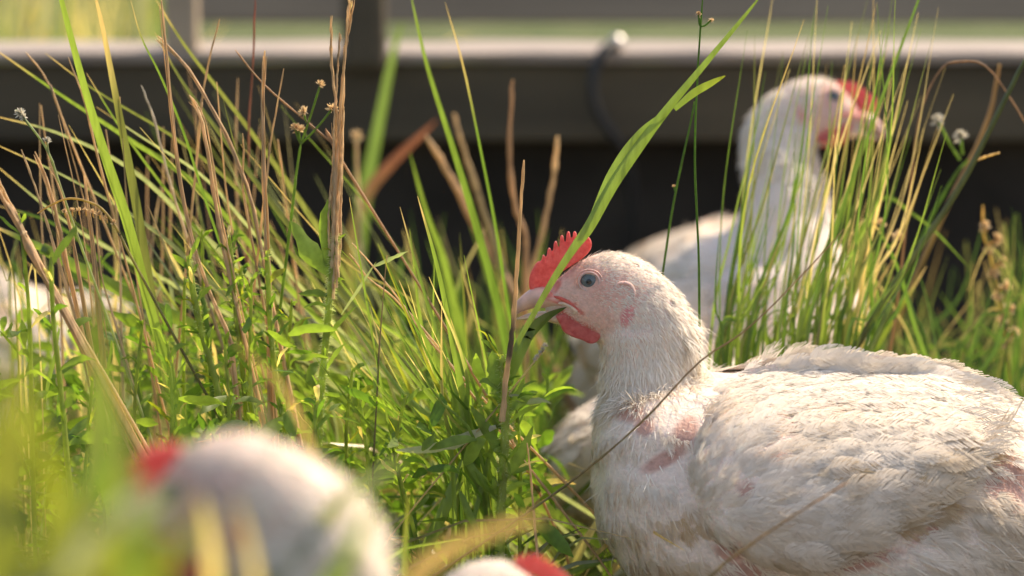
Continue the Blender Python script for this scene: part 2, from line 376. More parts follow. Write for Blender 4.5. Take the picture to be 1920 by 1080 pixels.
def body_half(x, z):                 # lateral half width of the bare body at local x, z
    bs = BODY_ARR; xs = bs[:, 0]; t = np.interp(x, xs, np.arange(len(xs))); i = np.clip(t.astype(int), 0, len(xs)-2); f = t-i
    top = bs[i, 1]*(1-f)+bs[i+1, 1]*f; bot = bs[i, 2]*(1-f)+bs[i+1, 2]*f; lat = bs[i, 3]*(1-f)+bs[i+1, 3]*f
    c = (top+bot)/2; h = (top-bot)/2
    return lat*np.sqrt(np.clip(1-((z-c)/h)**2, .02, 1))
_b = smooth_st(BODY_ST, 60)
BODY_ARR = np.array([[P(x, 0)[0], P(x, t)[2], P(x, b)[2], l/1000] for x, t, b, l in _b])

def hen(label, loc, rz, sc, pose, voxel=.0013, dens=1.0, seed=0, group='white hens in the grass', comb_k=1.0, main=False):
    r = np.random.default_rng(seed)
    root = tag(empty('hen', loc, rz, sc), label, 'hen', group); root.rotation_euler = (0, pose.get('tilt', 0), rz)
    Mx = head_matrix(pose)
    bm_parts = []
    hs = smooth_st(HEAD_ST, 26)
    V, F = ellloft([(P(x, (t+b)/2), P(x, t)-P(x, (t+b)/2), l/1000) for x, t, b, l in hs]); bm_parts.append((apply(Mx, V), F))
    bs = _b
    V, F = ellloft([(P(x, (t+b)/2), P(x, t)-P(x, (t+b)/2), l/1000) for x, t, b, l in bs]); bm_parts.append((V, F))
    # neck
    base = [(1218, 740, 94, 28), (1238, 820, 120, 40), (1268, 900, 150, 56)]
    top = [P(1206, 610), P(1212, 670)]
    k = 3487.0
    a = [tuple(apply(Mx, [q])[0]) for q in top]; tmid = pose.get('neck')
    pts = [a[0], a[1]]; rr = [(88/k, .021), (85/k, .022)]
    if tmid is None:
        d = np.array(a[1])-top[1]
        for i, (x, y, rad, l) in enumerate(base): pts.append(tuple(P(x, y)+d*(.55, .2, 0)[i])); rr.append((rad/k, l/1000))
    else:
        for (x, z, rad, l) in tmid: pts.append((x, 0, z)); rr.append((rad, l))
    if 'nk' in pose: rr = [(a_*(1+(pose['nk']-1)*w_), b_*(1+(pose['nk']-1)*w_)) for (a_, b_), w_ in zip(rr, (.2, .7, 1, .8, .3))]
    A = spline(np.array([[*p, *q] for p, q in zip(pts, rr)]), 26)
    if 'mantle' in pose:
        B_ = spline(np.array([[*pts[2], .024, .024], [*(P(1320, 730)), .036, .044], [*(P(1450, 770)), .044, .062], [*(P(1600, 850)), .044, .070]]), 14); TB = norm(np.gradient(B_[:, :3], axis=0))
        bm_parts.append(ellloft([(B_[i, :3], norm(np.array([-TB[i, 2], 0, TB[i, 0]]))*B_[i, 3], B_[i, 4]) for i in range(14)]))
    T = norm(np.gradient(A[:, :3], axis=0)); st = []
    for i in range(len(A)):
        up = norm(np.array([-T[i, 2], 0, T[i, 0]])); st.append((A[i, :3], up*A[i, 3], A[i, 4]))
    bm_parts.append(ellloft(st))
    # wing bulge, thighs, shanks, toes
    def ell(c, rad, rot=0):
        bm = bmesh.new(); bmesh.ops.create_icosphere(bm, subdivisions=3, radius=1)
        Q = np.array([v.co[:] for v in bm.verts])*rad; FF = [tuple(v.index for v in f.verts) for f in bm.faces]; bm.free()
        c_, s_ = math.cos(rot), math.sin(rot); Q = np.stack([Q[:, 0]*c_+Q[:, 2]*s_, Q[:, 1], -Q[:, 0]*s_+Q[:, 2]*c_], -1)
        return Q+np.array(c), FF
    for s in (-1, 1):
        bm_parts.append(ell((P(1640, 1190)[0], s*.045, P(0, 1190)[2]), (.055, .032, .045)))
        hx = P(1660, 0)[0]
        for p0, p1, r0, r1 in (((hx+.005, s*.045, .095), (hx+.015, s*.045, .06), .022, .010), ((hx+.015, s*.045, .065), (hx-.005, s*.047, .012), .0075, .0065),
                               ((hx-.005, s*.047, .010), (hx-.055, s*.040, .005), .006, .0035), ((hx-.005, s*.047, .010), (hx-.045, s*(.047+.03), .005), .006, .0035),
                               ((hx-.005, s*.047, .010), (hx-.040, s*(.047-.028), .005), .006, .0035), ((hx-.005, s*.047, .010), (hx+.025, s*.047, .005), .0055, .003)):
            ax = np.linspace(0, 1, 5)[:, None]; Vt, Ft, _ = tube(np.array(p0)+(np.array(p1)-np.array(p0))*ax, np.linspace(r0, r1, 5), (1, 1, 1), 10)
            Ft = [tuple(q) for q in Ft]+[tuple(range(9, -1, -1)), tuple(range(40, 50))]; bm_parts.append((Vt, Ft))
    me = bpy.data.meshes.new('body'); VV = []; FF = []; n = 0
    for V, F in bm_parts:
        VV += [tuple(v) for v in V]; FF += [tuple(int(j)+n for j in f) for f in F]; n += len(V)
    me.from_pydata(VV, [], FF); ob = bpy.data.objects.new('body', me); COL.objects.link(ob)
    m = ob.modifiers.new('r', 'REMESH'); m.mode = 'VOXEL'; m.voxel_size = voxel
    m = ob.modifiers.new('s', 'SMOOTH'); m.iterations = int(14*(.0016/voxel)**1.5); m.factor = .6
    dg = bpy.context.evaluated_depsgraph_get(); bmesh_me = bpy.data.meshes.new_from_object(ob.evaluated_get(dg)); ob.modifiers.clear(); ob.data = bmesh_me; ob.parent = root
    me = bmesh_me; me.name = 'body'; me.materials.clear(); me.materials.append(M_SKIN)
    me.polygons.foreach_set('use_smooth', np.ones(len(me.polygons), bool))
    co = np.empty(len(me.vertices)*3, np.float32); me.vertices.foreach_get('co', co); co = co.reshape(-1, 3).astype(float)
    vn = np.empty(len(me.vertices)*3, np.float32); me.vertices.foreach_get('normal', vn); vn = vn.reshape(-1, 3)
    iM = Mx.inverted()
    hc = apply(Mx, [P(1150, 560)])[0]
    def refpx(X):                    # reference photo pixels of a point on the posed bird
        Xh = apply(iM, X); q = np.where((np.linalg.norm(X-hc, axis=1) < .036)[:, None], Xh, X).copy()
        q[:, 1] = -np.abs(q[:, 1]); return topx(q+ROOT), np.linalg.norm(X-hc, axis=1)
    # folds of plumage
    q0, dh = refpx(co); amp = sstep(.035, .09, dh)*sstep(.10, .13, co[:, 2])
    disp = vnoise(co*np.array([.45, 1, 1]), 22, 3)*.0028*amp
    co2 = co+vn*disp[:, None]; me.vertices.foreach_set('co', co2.astype(np.float32).ravel()); me.update()
    pxv, dh = refpx(co2)
    # skin colour
    white = np.array([.78, .66, .58]); pinkc = np.array([.55, .33, .27]); red = np.array([.66, .16, .13]); leg = np.array([.60, .42, .22])
    pm = blobs(pxv, PINK)*sstep(.04, .05, dh)*(1 if main else .25)
    c = white+(pinkc-white)*pm[:, None]
    hm = (1-sstep(.030, .040, dh)); f1 = blobs(pxv, FACE)*hm
    c = c+(np.array([.72, .47, .40])-c)*(hm*.35)[:, None]
    c = c+(np.array([.72, .44, .37])-c)*(f1*.85)[:, None]
    f2 = blobs(pxv, [(1110, 517, 52, 17, -8), (1138, 535, 14, 26, 0), (1078, 510, 26, 12, -30), (1160, 545, 60, 40, 0)])*hm*np.array([.55])
    c = c+(np.array([.70, .33, .25])-c)*(f2)[:, None]
    f3 = blobs(pxv, [(1062, 566, 26, 3.5, 14), (1086, 583, 14, 4, 38), (1052, 587, 12, 8, 10), (1060, 600, 24, 12, 20), (1022, 552, 18, 8, -15), (1092, 617, 34, 14, 18), (1040, 540, 9, 22, 35)])*hm
    c = c+(red-c)*(f3*.85)[:, None]
    f4 = blobs(pxv, [(1176, 592, 14, 26, 22)])*hm; c = c+(np.array([.68, .26, .27])-c)*(f4*.9)[:, None]
    lg = (co2[:, 2] < .075); c[lg] = leg
    at = me.color_attributes.new('Col', 'FLOAT_COLOR', 'POINT'); cc = np.ones((len(co2), 4), np.float32); cc[:, :3] = np.clip(c, 0, 1); at.data.foreach_set('color', cc.ravel())
    # flow field
    cp_, cd, cl = [], [], []
    Rm = np.array(Mx)[:3, :3]
    for x, y, dx, dy, l in CTRL: cp_.append(apply(Mx, [P(x, y)])[0]); cd.append(Rm@np.array([dx, 0, -dy])); cl.append(l)
    nk = A[:, :3]
    for i in (8, 13, 18): cp_.append(nk[i]); cd.append(T[i]+np.array([.15, 0, 0])); cl.append(7+(i-8)*.4)
    for x, y, dx, dy, l in BODYC: cp_.append(P(x, y)); cd.append(np.array([dx, 0, -dy])); cl.append(l)
    if main:
        for x, y, dx, dy, l in NECKC: cp_.append(P(x, y)); cd.append(np.array([dx, 0, -dy])); cl.append(l)
    cp_ = np.array(cp_); cd = norm(np.array(cd)); cl = np.array(cl)/1000
    def field(X):
        X2 = X.copy(); X2[:, 1] = 0; d = np.linalg.norm(X2[:, None]-cp_[None], axis=2)+.004; wt = d**-3.2; wt /= wt.sum(1, keepdims=True)
        f = wt@cd; f = f+np.stack([0*f[:, 0], np.sign(X[:, 1])*.0, 0*f[:, 0]], -1); return norm(f), wt@cl
    def stain(pq, X, r):
        s = np.clip(.25+.5*vnoise(X*np.array([.6, 1, 1.4]), 16, 5), 0, 1)*sstep(700, 860, pq[:, 1])*.6
        s = np.maximum(s, blobs(pq, [(1660, 950, 170, 60, -25), (1760, 860, 90, 30, -20), (1240, 1010, 110, 90, 30), (1560, 900, 60, 30, 0)])*(.65+.5*vnoise(X, 30, 8)))
        return np.clip(s, 0, 1)*(.8+.4*r.random(len(X)))
    wcol = np.array([.90, .84, .765]); scol = np.array([.66, .49, .28])
    def fcol(pq, X, r, n):
        s = stain(pq, X, r)[:, None]; v = wcol*(1+r.normal(0, .035, (n, 1))); return np.clip(v+(scol-v)*np.minimum(1, s*1.15), 0, .93)
    # contour feathers
    n = int(13500*dens); X, Nn = sample(me, n, r); pq, dh = refpx(X); fl, ln = field(X)
    pk = blobs(pq, PINK)
    pm_, _d = refpx(X+fl*ln[:, None]*.55); pk = np.maximum(pk, blobs(pm_, PINK))
    keep = (dh > .052+.01*r.random(n)) & (X[:, 2] > .085) & (r.random(n) > pk*(.86 if main else .3))
    X, Nn, pq, fl, ln, pk = X[keep], Nn[keep], pq[keep], fl[keep], ln[keep], pk[keep]; n = len(X)
    sc_ = 1+r.normal(0, .18, n); ln = ln*sc_*(1.0 if main else 1.1)
    fl = norm(fl+r.normal(0, .08, (n, 3))+vnoise(X, 14, 11)[:, None]*np.array([.0, .0, .30]))
    b = place_feathers(FT, X, Nn, fl, ln, fcol(pq, X, r, n), np.clip(r.normal(.05, .05, n), -.02, .4), r)
    b.build('plumage', M_FEATHER, ob)
    # loose down on neck, head and the scruffy patches
    n = int(34000*dens**.5); X, Nn = sample(me, n, r); pq, dh = refpx(X); fl, ln = field(X)
    hw = 1-sstep(.040, .050, dh); keep = (X[:, 2] > .085) & ((dh < .062) | (r.random(n) < .2))
    # more on the head: sample again
    face = blobs(pq, FACE)*hw
    bare = blobs(pq, [(1105, 530, 27, 26, 0), (1176, 592, 12, 24, 22), (1040, 566, 22, 30, 0), (1010, 570, 40, 40, 0), (1092, 617, 28, 10, 18), (1060, 570, 26, 7, 14), (1060, 540, 34, 30, 0), (1100, 575, 40, 20, 15)])*hw
    keep &= (r.random(n) > bare*1.0) & (r.random(n) > face*.35)
    hx = np.linalg.norm(X-hc, axis=1) < .07
    X, Nn, pq, fl, ln, dh, face = [q[keep] for q in (X, Nn, pq, fl, ln, dh, face)]
    rep = np.where(dh < .07, 9, 1); X, Nn, pq, fl, ln, dh, face = [np.repeat(q, rep, 0) for q in (X, Nn, pq, fl, ln, dh, face)]
    n = len(X); tang = r.normal(0, .0014, (n, 3)); tang -= Nn*np.sum(tang*Nn, -1, keepdims=True); X = X+tang*np.where(dh < .07, 1, 0)[:, None]
    T0 = norm(fl-Nn*np.sum(fl*Nn, -1, keepdims=True)+r.normal(0, .22, (n, 3)))
    L = np.where(dh < .07, .0022+.0055*sstep(.018, .055, dh), ln*.75)*(1-.45*face)*(1+r.normal(0, .25, n)).clip(.3, 2)
    sc2 = blobs(pq, [(1300, 640, 22, 60, 0)])*.7; L = L*(1+1.1*sc2*r.random(n))
    lf = (np.clip(r.normal(.22, .12, n), .02, .9)*(1+1.2*sc2)*np.where(dh > .07, .6, 1))[:, None]
    Pt = np.stack([X-Nn*.0003, X+T0*L[:, None]*.5+Nn*L[:, None]*.5*lf, X+T0*L[:, None]+Nn*L[:, None]*lf*.55], 1)
    wd = np.stack([np.full(n, .00023), np.full(n, .0002), np.full(n, .00004)], 1)*(1+.5*sstep(.03, .06, dh))[:, None]*(1.6 if not main else 1.0)
    col = wcol*(1+r.normal(0, .05, (n, 1))); col = col+(np.array([.80, .56, .47])-col)*(face*.55)[:, None]
    st_ = stain(pq, X, r); col = np.clip(col+(scol-col)*(st_*.6)[:, None], 0, .93)
    col = np.repeat(col[:, None], 3, 1)
    bb = Bag(); bb.add(ribbons(Pt, wd, Nn, col, fold=.0)); bb.build('down', M_FEATHER, ob)
    # wings
    for s in (-1, 1):
        ctr = P(1570, 880); ol = spline(np.array([P(a_, b_) for a_, b_ in WING+WING[:1]]), 97)[:-1]
        # parallax: the outline was read at the near side of the bird
        f = (HY-.085)/HY; shift = np.array([ROOT[0], 0, 0])
        ol[:, 0] = (ol[:, 0]+ROOT[0])*f-ROOT[0]; ol[:, 2] = CAM_H+(ol[:, 2]-CAM_H)*f; ctr = np.array([(ctr[0]+ROOT[0])*f-ROOT[0], 0, CAM_H+(ctr[2]-CAM_H)*f])
        NR = 22; rr_ = np.linspace(0, 1, NR)
        G = ctr+(ol[None]-ctr)*rr_[:, None, None]
        half = body_half(G[..., 0], G[..., 2]); bulge = .009+.012*np.sqrt(np.clip(1-rr_**2.5, 0, 1))[:, None]-.014*(rr_**16)[:, None]
        nz = vnoise(G*np.array([.5, 0, 1.]), 30, 21)*.0022; bulge = bulge*sstep(.015, .06, half)-.002*(1-sstep(.015, .06, half))*rr_[:, None]**6
        G[..., 1] = s*(half+bulge+nz); V = G.reshape(-1, 3); idx = np.arange(NR*96).reshape(NR, 96); nx = np.roll(idx, -1, 1)
        q = np.stack([idx[:-1], nx[:-1], nx[1:], idx[1:]], -1).reshape(-1, 4)
        if s > 0: q = q[:, ::-1]
        pqv = topx(np.stack([V[:, 0], -np.abs(V[:, 1]), V[:, 2]], -1)+ROOT); pmm = blobs(pqv, PINK)
        wg = mk('wing', V, q, M_SKIN, root, white+(pinkc-white)*pmm[:, None])
        n = int(2600*max(dens, .25)); X, Nn = sample(wg.data, n, r); Nn = np.where((Nn[:, 1:2]*s) < 0, -Nn, Nn)
        pq = topx(np.stack([X[:, 0], -np.abs(X[:, 1]), X[:, 2]], -1)+ROOT); pk = np.maximum(blobs(pq, PINK), blobs(pq+np.array([28., 8.]), PINK)); keep = r.random(n) > pk*.95; X, Nn, pq = X[keep], Nn[keep], pq[keep]; n = len(X)
        # fan: flow leads from the shoulder to the folded tip
        sh = P(1290, 900); sh[0] = (sh[0]+ROOT[0])*f-ROOT[0]; tip = P(1990, 800)
        g = sstep(1300, 1800, pq[:, 0])[:, None]; fl = norm((X-sh)*np.array([1, 0, 1]))*(1-g)+g*norm((tip-X)*np.array([1, 0, 1])); fl[:, 2] += -.15*(1-g[:, 0]); fl = norm(fl+r.normal(0, .08, (n, 3))+vnoise(X, 11, 31)[:, None]*np.array([0, 0, .5]))
        ln = (.011+.009*sstep(1320, 1750, pq[:, 0]))*(1+r.normal(0, .18, n))
        b = place_feathers(FT, X, Nn, fl, ln, fcol(pq, X, r, n), np.clip(r.normal(.05, .05, n), -.02, .4), r, sink=.001)
        b.build('coverts', M_FEATHER, wg)
        # broader covert feathers lying in loose rows, rear ones over the flank
        if main:
            n = 420; X, Nn = sample(wg.data, n, r); Nn = np.where((Nn[:, 1:2]*s) < 0, -Nn, Nn); pq = topx(np.stack([X[:, 0], -np.abs(X[:, 1]), X[:, 2]], -1)+ROOT)
            keep = (r.random(n) > blobs(pq+np.array([40., 10.]), PINK)*.9) & (pq[:, 0] > 1380) & (pq[:, 0] < 1850); X, Nn, pq = X[keep], Nn[keep], pq[keep]; n = len(X)
            g = sstep(1300, 1800, pq[:, 0])[:, None]; fl = norm((X-sh)*np.array([1, 0, 1]))*(1-g)+g*norm((tip-X)*np.array([1, 0, 1])); fl[:, 2] += -.15*(1-g[:, 0]); fl = norm(fl+r.normal(0, .06, (n, 3)))
            ln = (.019+.010*sstep(1400, 1800, pq[:, 0]))*(1+r.normal(0, .10, n))
            b = place_feathers(FTD, X, Nn, fl, ln, fcol(pq, X, r, n)*.55+wcol*.45, np.clip(r.normal(.07, .02, n), .03, .12), r, sink=0)
            b.build('broad_coverts', M_FEATHER, wg)
        n = 3200; X, Nn = sample(wg.data, n, r); Nn = np.where((Nn[:, 1:2]*s) < 0, -Nn, Nn); pq = topx(np.stack([X[:, 0], -np.abs(X[:, 1]), X[:, 2]], -1)+ROOT)
        keep = r.random(n) < .25+.6*blobs(pq, PINK); X, Nn, pq = X[keep], Nn[keep], pq[keep]; n = len(X)
        g = sstep(1300, 1800, pq[:, 0])[:, None]; fl = norm((X-sh)*np.array([1, 0, 1]))*(1-g)+g*norm((tip-X)*np.array([1, 0, 1])); T0 = norm(fl+r.normal(0, .25, (n, 3))); T0 = norm(T0-Nn*np.sum(T0*Nn, -1, keepdims=True))
        L = r.uniform(.004, .013, n)[:, None]; lf = r.uniform(.0, .2, n)[:, None]; Pt = np.stack([X, X+T0*L*.5+Nn*(L*.4*lf+.0012), X+T0*L+Nn*(L*.3*lf+.0006)], 1)
        cw = fcol(pq, X, r, n); bb = Bag(); bb.add(ribbons(Pt, np.tile([.0004, .00035, .00006], (n, 1)), Nn, np.repeat(cw[:, None], 3, 1), 0)); bb.build('down', M_FEATHER, wg)
        # flight feathers: folded stack along the rear lower edge
        fp = [(1640, 975, -6, 34), (1672, 955, -12, 36), (1700, 938, -17, 36), (1735, 915, -24, 38), (1752, 900, -24, 38), (1772, 880, -18, 38), (1785, 855, -12, 38), (1795, 828, -2, 38), (1800, 800, 6, 38), (1795, 775, 12, 38)]
        X = np.array([P(a_, b_) for a_, b_, _, _ in fp]); X[:, 0] = (X[:, 0]+ROOT[0])*f-ROOT[0]; X[:, 2] = CAM_H+(X[:, 2]-CAM_H)*f
        X[:, 1] = s*(body_half(X[:, 0], X[:, 2])+.006+.0006*np.arange(len(X)) % 4)
        fl = np.array([(math.cos(R(d)), 0, -math.sin(R(d))) for _, _, d, _ in fp]); Nn = np.tile([0, float(s), .15], (len(X), 1)); Nn = norm(Nn)
        b = place_feathers(FTL, X, Nn, fl, np.array([l/1000 for *_, l in fp]), np.tile(wcol, (len(X), 1)), np.full(len(X), -.06), r, sink=0)
        b.build('flight_feathers', M_FEATHER, wg)
    # tail: a short bunch
    n = 26; X = np.tile(P(2040, 880), (n, 1))+r.normal(0, .008, (n, 3)); fl = norm(np.tile([1, 0, .15], (n, 1))+r.normal(0, .16, (n, 3)))
    b = place_feathers(FTL, X, np.tile([0, 0, 1.0], (n, 1)), fl, np.full(n, .06)*(1+r.normal(0, .1, n)), np.tile(wcol, (n, 1)), np.full(n, .05), r)
    if not pose.get('notail'): b.build('tail', M_FEATHER, root)
    # beak
    def beak(st, name, colr, line=None):
        A_ = smooth_st(st, 26); V, F = ellloft([(P(x, (t+b_)/2), P(x, t)-P(x, (t+b_)/2), max(l, .2)/1000) for x, t, b_, l in A_])
        pq = topx(V*np.array([1, .3, 1])+ROOT); g = sstep(1000, 1070, pq[:, 0])[:, None]; cc_ = colr[0]*(1-g)+colr[1]*g; cc_ = cc_*(1-.35*(1-sstep(958, 985, pq[:, 0])))[:, None]
        if name == 'upper_beak':
            m_ = blobs(pq, [(1028, 552, 20, 7, -20), (1055, 566, 28, 4, 14)])[:, None]; cc_ = cc_+(np.array([.66, .15, .11])-cc_)*m_*.9
        V = apply(Mx, V); o_ = bpy.data.meshes.new(name); o_.from_pydata([tuple(v) for v in V], [], F)
        at_ = o_.color_attributes.new('Col', 'FLOAT_COLOR', 'POINT'); q_ = np.ones((len(V), 4), np.float32); q_[:, :3] = cc_; at_.data.foreach_set('color', q_.ravel())
        for p_ in o_.polygons: p_.use_smooth = len(p_.vertices) == 4
        o_.materials.append(M_BEAK); oo = bpy.data.objects.new(name, o_); COL.objects.link(oo); oo.parent = root; return oo
    beak([(1082, 578, 590, 13.5), (1064, 566, 583, 12), (1045, 548, 579, 10.2), (1022, 537, 577, 8.2), (1000, 540, 578, 6.2), (985, 549, 582, 4.8), (972, 561, 588, 3.4), (963, 573, 594, 2), (960, 582, 596, 1.0), (960, 588, 595, .3)], 'upper_beak', (np.array([.72, .45, .36]), np.array([.74, .48, .38])))
    beak([(1080, 588, 608, 11), (1050, 583, 608, 9.2), (1020, 584, 601, 7), (1000, 586, 600, 5.2), (985, 590, 600, 3.6), (973, 595, 600, 1.8), (968, 596.5, 599, .6)], 'lower_beak', (np.array([.74, .54, .38]), np.array([.74, .56, .44])))
    # comb and wattles
    comb = [(1002, 553), (993, 538), (994, 517), (1002, 499), (1009, 491), (1015, 489), (1018, 479), (1021, 480), (1024, 492), (1026, 479), (1028, 467), (1032, 467), (1036, 485), (1038, 467), (1040, 454), (1044, 455), (1048, 477), (1050, 458), (1052, 443), (1056, 444), (1060, 468), (1062, 448), (1064, 436), (1068, 437), (1071.5, 463), (1074, 447), (1076, 435), (1080, 437), (1084, 458), (1087, 441), (1092, 441), (1095, 456), (1100, 443), (1108, 452), (1107, 467), (1094, 482), (1072, 497), (1050, 512), (1036, 530), (1024, 546)]
    if comb_k != 1: comb = [(x, y if y > 500 else 500-(500-y)*comb_k) for x, y in comb]
    curve_solid(comb, .0006, 'comb', M_COMB, root, Mx, bev=.0010)
    wat = [(1042, 588), (1050, 603), (1057, 616), (1072, 625), (1090, 631), (1106, 638), (1118, 634), (1124, 624), (1122, 612), (1104, 602), (1085, 594), (1062, 584)]
    for s in (-1, 1): curve_solid(wat, .0004, 'wattle', M_COMB, root, Mx, ly=s*.0098, bev=.0012)
    # eyes
    bvh = BVHTree.FromPolygons([tuple(v) for v in apply(Matrix(), co2)], [tuple(p.vertices) for p in me.polygons])
    for s in (-1, 1):
        def surf(px, py):
            fx = (HY-.018)/HY; p = P(px, py); p[0] = (p[0]+ROOT[0])*fx-ROOT[0]; p[2] = CAM_H+(p[2]-CAM_H)*fx; p[1] = s*.08
            o_ = Mx @ Vector(p); d_ = Mx.to_3x3() @ Vector((0, -s, 0)); h = bvh.ray_cast(o_, d_); return (h[0], h[1]) if h[0] is not None else (o_+d_*.06, -d_)
        h, nn = surf(1105, 530); ax = (Mx.to_3x3() @ Vector((-.12, s, .05))).normalized()
        rad = .0056; c0 = h-ax*(rad-.0016)
        bm = bmesh.new(); bmesh.ops.create_uvsphere(bm, u_segments=36, v_segments=40, radius=rad)
        rot = ax.to_track_quat('Z', 'Y').to_matrix().to_4x4(); cs = []
        for v in bm.verts:
            rr2 = math.hypot(v.co.x, v.co.y) if v.co.z > 0 else 1
            if rr2 < .00135: q = (.010, .012, .016)
            elif rr2 < .0040: q = (.10, .13, .145) if (int(math.atan2(v.co.y, v.co.x)*18) % 2) else (.14, .17, .18)
            else: q = (.05, .06, .07)
            cs.append(q)
        bmesh.ops.transform(bm, matrix=Matrix.Translation(c0) @ rot, verts=bm.verts); e = bpy.data.meshes.new('eye'); bm.to_mesh(e); bm.free()
        at_ = e.color_attributes.new('Col', 'FLOAT_COLOR', 'POINT'); q_ = np.ones((len(cs), 4), np.float32); q_[:, :3] = cs; at_.data.foreach_set('color', q_.ravel())
        for p_ in e.polygons: p_.use_smooth = True
        e.materials.append(M_EYE); eo = bpy.data.objects.new('eye', e); COL.objects.link(eo); eo.parent = root
        # eyelid rings
        t_ = np.linspace(0, 2*np.pi, 49)
        lb = Bag()
        for r1, rt, up_ in ((.0052, .0007, .0006), (.0068, .00035, .0000)):
            ring = np.stack([np.cos(t_)*r1*1.06, np.sin(t_)*r1*.95, np.full(49, 0)], -1); ring = apply(Matrix.Translation(h+ax*up_*.6) @ rot, ring)
            rr3 = norm(ring-np.array(h)); Vt = []
            k_ = 8; th = np.arange(k_)/k_*2*np.pi; axv = np.array(ax)
            Vt = ring[:, None]+rt*(rr3[:, None]*np.cos(th)[None, :, None]+axv*np.sin(th)[None, :, None]); idx = np.arange(49*k_).reshape(49, k_); nx = np.roll(idx, -1, 1)
            lb.add((Vt.reshape(-1, 3), np.stack([idx[:-1], nx[:-1], nx[1:], idx[1:]], -1).reshape(-1, 4), np.ones((49*k_, 3))))
        lb.build('eyelid', M_LID, eo)
        mb = Bag()
        for pl, rad_, cc_ in (([(1030, 561), (1050, 563), (1064, 569), (1076, 577), (1087, 586)], .0011, (.66, .13, .10)), ([(1046, 573), (1060, 573), (1072, 578), (1081, 587), (1074, 592)], .0013, (.76, .56, .44))):
            pp_ = spline([np.array(surf(a_, b_)[0]) for a_, b_ in pl], 24); Vt, Ft, Ct = tube(pp_, rad_*np.sin(np.linspace(.35, 2.8, 24)), cc_, 8); mb.add((Vt, Ft, Ct))
        mb.build('mouth_corner', M_SKIN, ob)
        # ear fold
        pts = [np.array(surf(a_, b_)[0]) for a_, b_ in ((1148, 545), (1160, 533), (1178, 533), (1189, 546), (1188, 568))]
        eb = Bag(); Vt, Ft, Ct = tube(spline(pts, 20), .0011*np.sin(np.linspace(.3, 2.9, 20)), (.74, .50, .44), 8); eb.add((Vt, Ft, Ct)); eb.build('ear_fold', M_SKIN, ob)
    return root

def at_crown(px, py, Y, rz, sc, pose):
    """root location that puts the crown of the head at the given place"""
    c = apply(head_matrix(pose), [P(1130, 475)])[0]*sc; ti = pose.get('tilt', 0)
    c = np.array([c[0]*math.cos(ti)+c[2]*math.sin(ti), c[1], c[2]*math.cos(ti)-c[0]*math.sin(ti)])
    c = np.array([c[0]*math.cos(rz)-c[1]*math.sin(rz), c[0]*math.sin(rz)+c[1]*math.cos(rz), c[2]])
    z0 = P(1660, 0)[0]*sc*math.sin(ti)*.85
    g = W(px, py, Y); print('crown z', c[2]+z0, 'wanted', g[2]); return (g[0]-c[0], g[1]-c[1], z0)
main_hen = hen('white hen in sharp focus at the right, facing left and nibbling a grass blade', tuple(ROOT), 0, 1, {}, seed=1, main=True)
pr = {'off': (-.002, .062), 'dy': -.022, 'pitch': R(24), 'hyaw': R(46), 'tilt': R(19), 'nk': 1.2, 'mantle': 1, 'notail': 1}
hen('white hen standing upright behind the tall rushes, facing right', at_crown(1553, 140, 1.75, R(125), .98, pr), R(125), .98, pr, voxel=.003, dens=.45, seed=2, comb_k=.5)
pa = {'off': (.0, .048), 'pitch': R(20)}
hen('largest blurred white hen close to the camera at the bottom left, red comb showing', at_crown(368, 728, .75, R(-18), .92, pa), R(-18), .92, pa, voxel=.003, dens=.3, seed=3, comb_k=.6)
pb = {'pitch': R(5)}
hen('blurred white hen at the bottom centre showing only its crown and comb', at_crown(945, 1036, .96, R(180+12), .74, pb), R(192), .74, pb, voxel=.003, dens=.3, seed=4, comb_k=.65)
pd = {'off': (-.035, -.10), 'pitch': R(40), 'neck': [(P(1150, 860)[0], .20, .036, .034), (P(1240, 900)[0], .185, .045, .05)]}
hen('pale hen hidden behind the neck of the sharply focused hen, rump to the left', (W(1430, 700, 1.56)[0], 1.57, 0), R(205), .86, dict(pd, notail=1), voxel=.004, dens=.25, seed=5)
hen('shaded hen at the back, only its back showing left of the upright hen', (W(1375, 500, 2.12)[0], 2.18, 0), R(246), .92, pd, voxel=.004, dens=.25, seed=6)
hen('white hen mostly hidden by the tangle of grass at the left edge', (W(-255, 500, 1.92)[0], 2.02, 0), R(20), .85, pd, voxel=.004, dens=.25, seed=7)

# ------------------------------------------------------------------ plants
CT = {'G': ((.155, .225, .055), (.225, .30, .075)), 'g': ((.08, .15, .035), (.12, .20, .045)), 'o': ((.12, .14, .06), (.19, .19, .075)), 'y': ((.24, .26, .045), (.30, .29, .06)),
      's': ((.66, .47, .27), (.80, .61, .38)), 'b': ((.46, .29, .16), (.56, .38, .23)), 'r': ((.36, .10, .06), (.42, .14, .08)), 'w': ((.50, .47, .42), (.60, .56, .50)),
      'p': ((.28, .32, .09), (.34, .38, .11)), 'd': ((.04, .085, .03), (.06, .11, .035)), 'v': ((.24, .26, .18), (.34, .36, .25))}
def colr(k, r=rng):
    a, b = CT[k]; t = r.random(); return np.array(a)*(1-t)+np.array(b)*t
def rooted(pts, Y, Y2=None):
    n = len(pts); Ys = np.linspace(Y, Y if Y2 is None else Y2, n); p = [W(x, y, q) for (x, y), q in zip(pts, Ys)]
    if p[0][2] > .004:
        d = p[0]-p[1]; d = d/max(np.linalg.norm(d), 1e-6); z = p[0][2]; k = z/max(.35, -d[2]) if d[2] < 0 else 0
        b0 = p[0]+d*k*.6; b0[2] = z*.42 if z > .03 else z*.5; b1 = b0.copy(); b1[0] += d[0]*z*.15; b1[2] = -.003
        p = [b1, b0]+p
    return np.array(p)
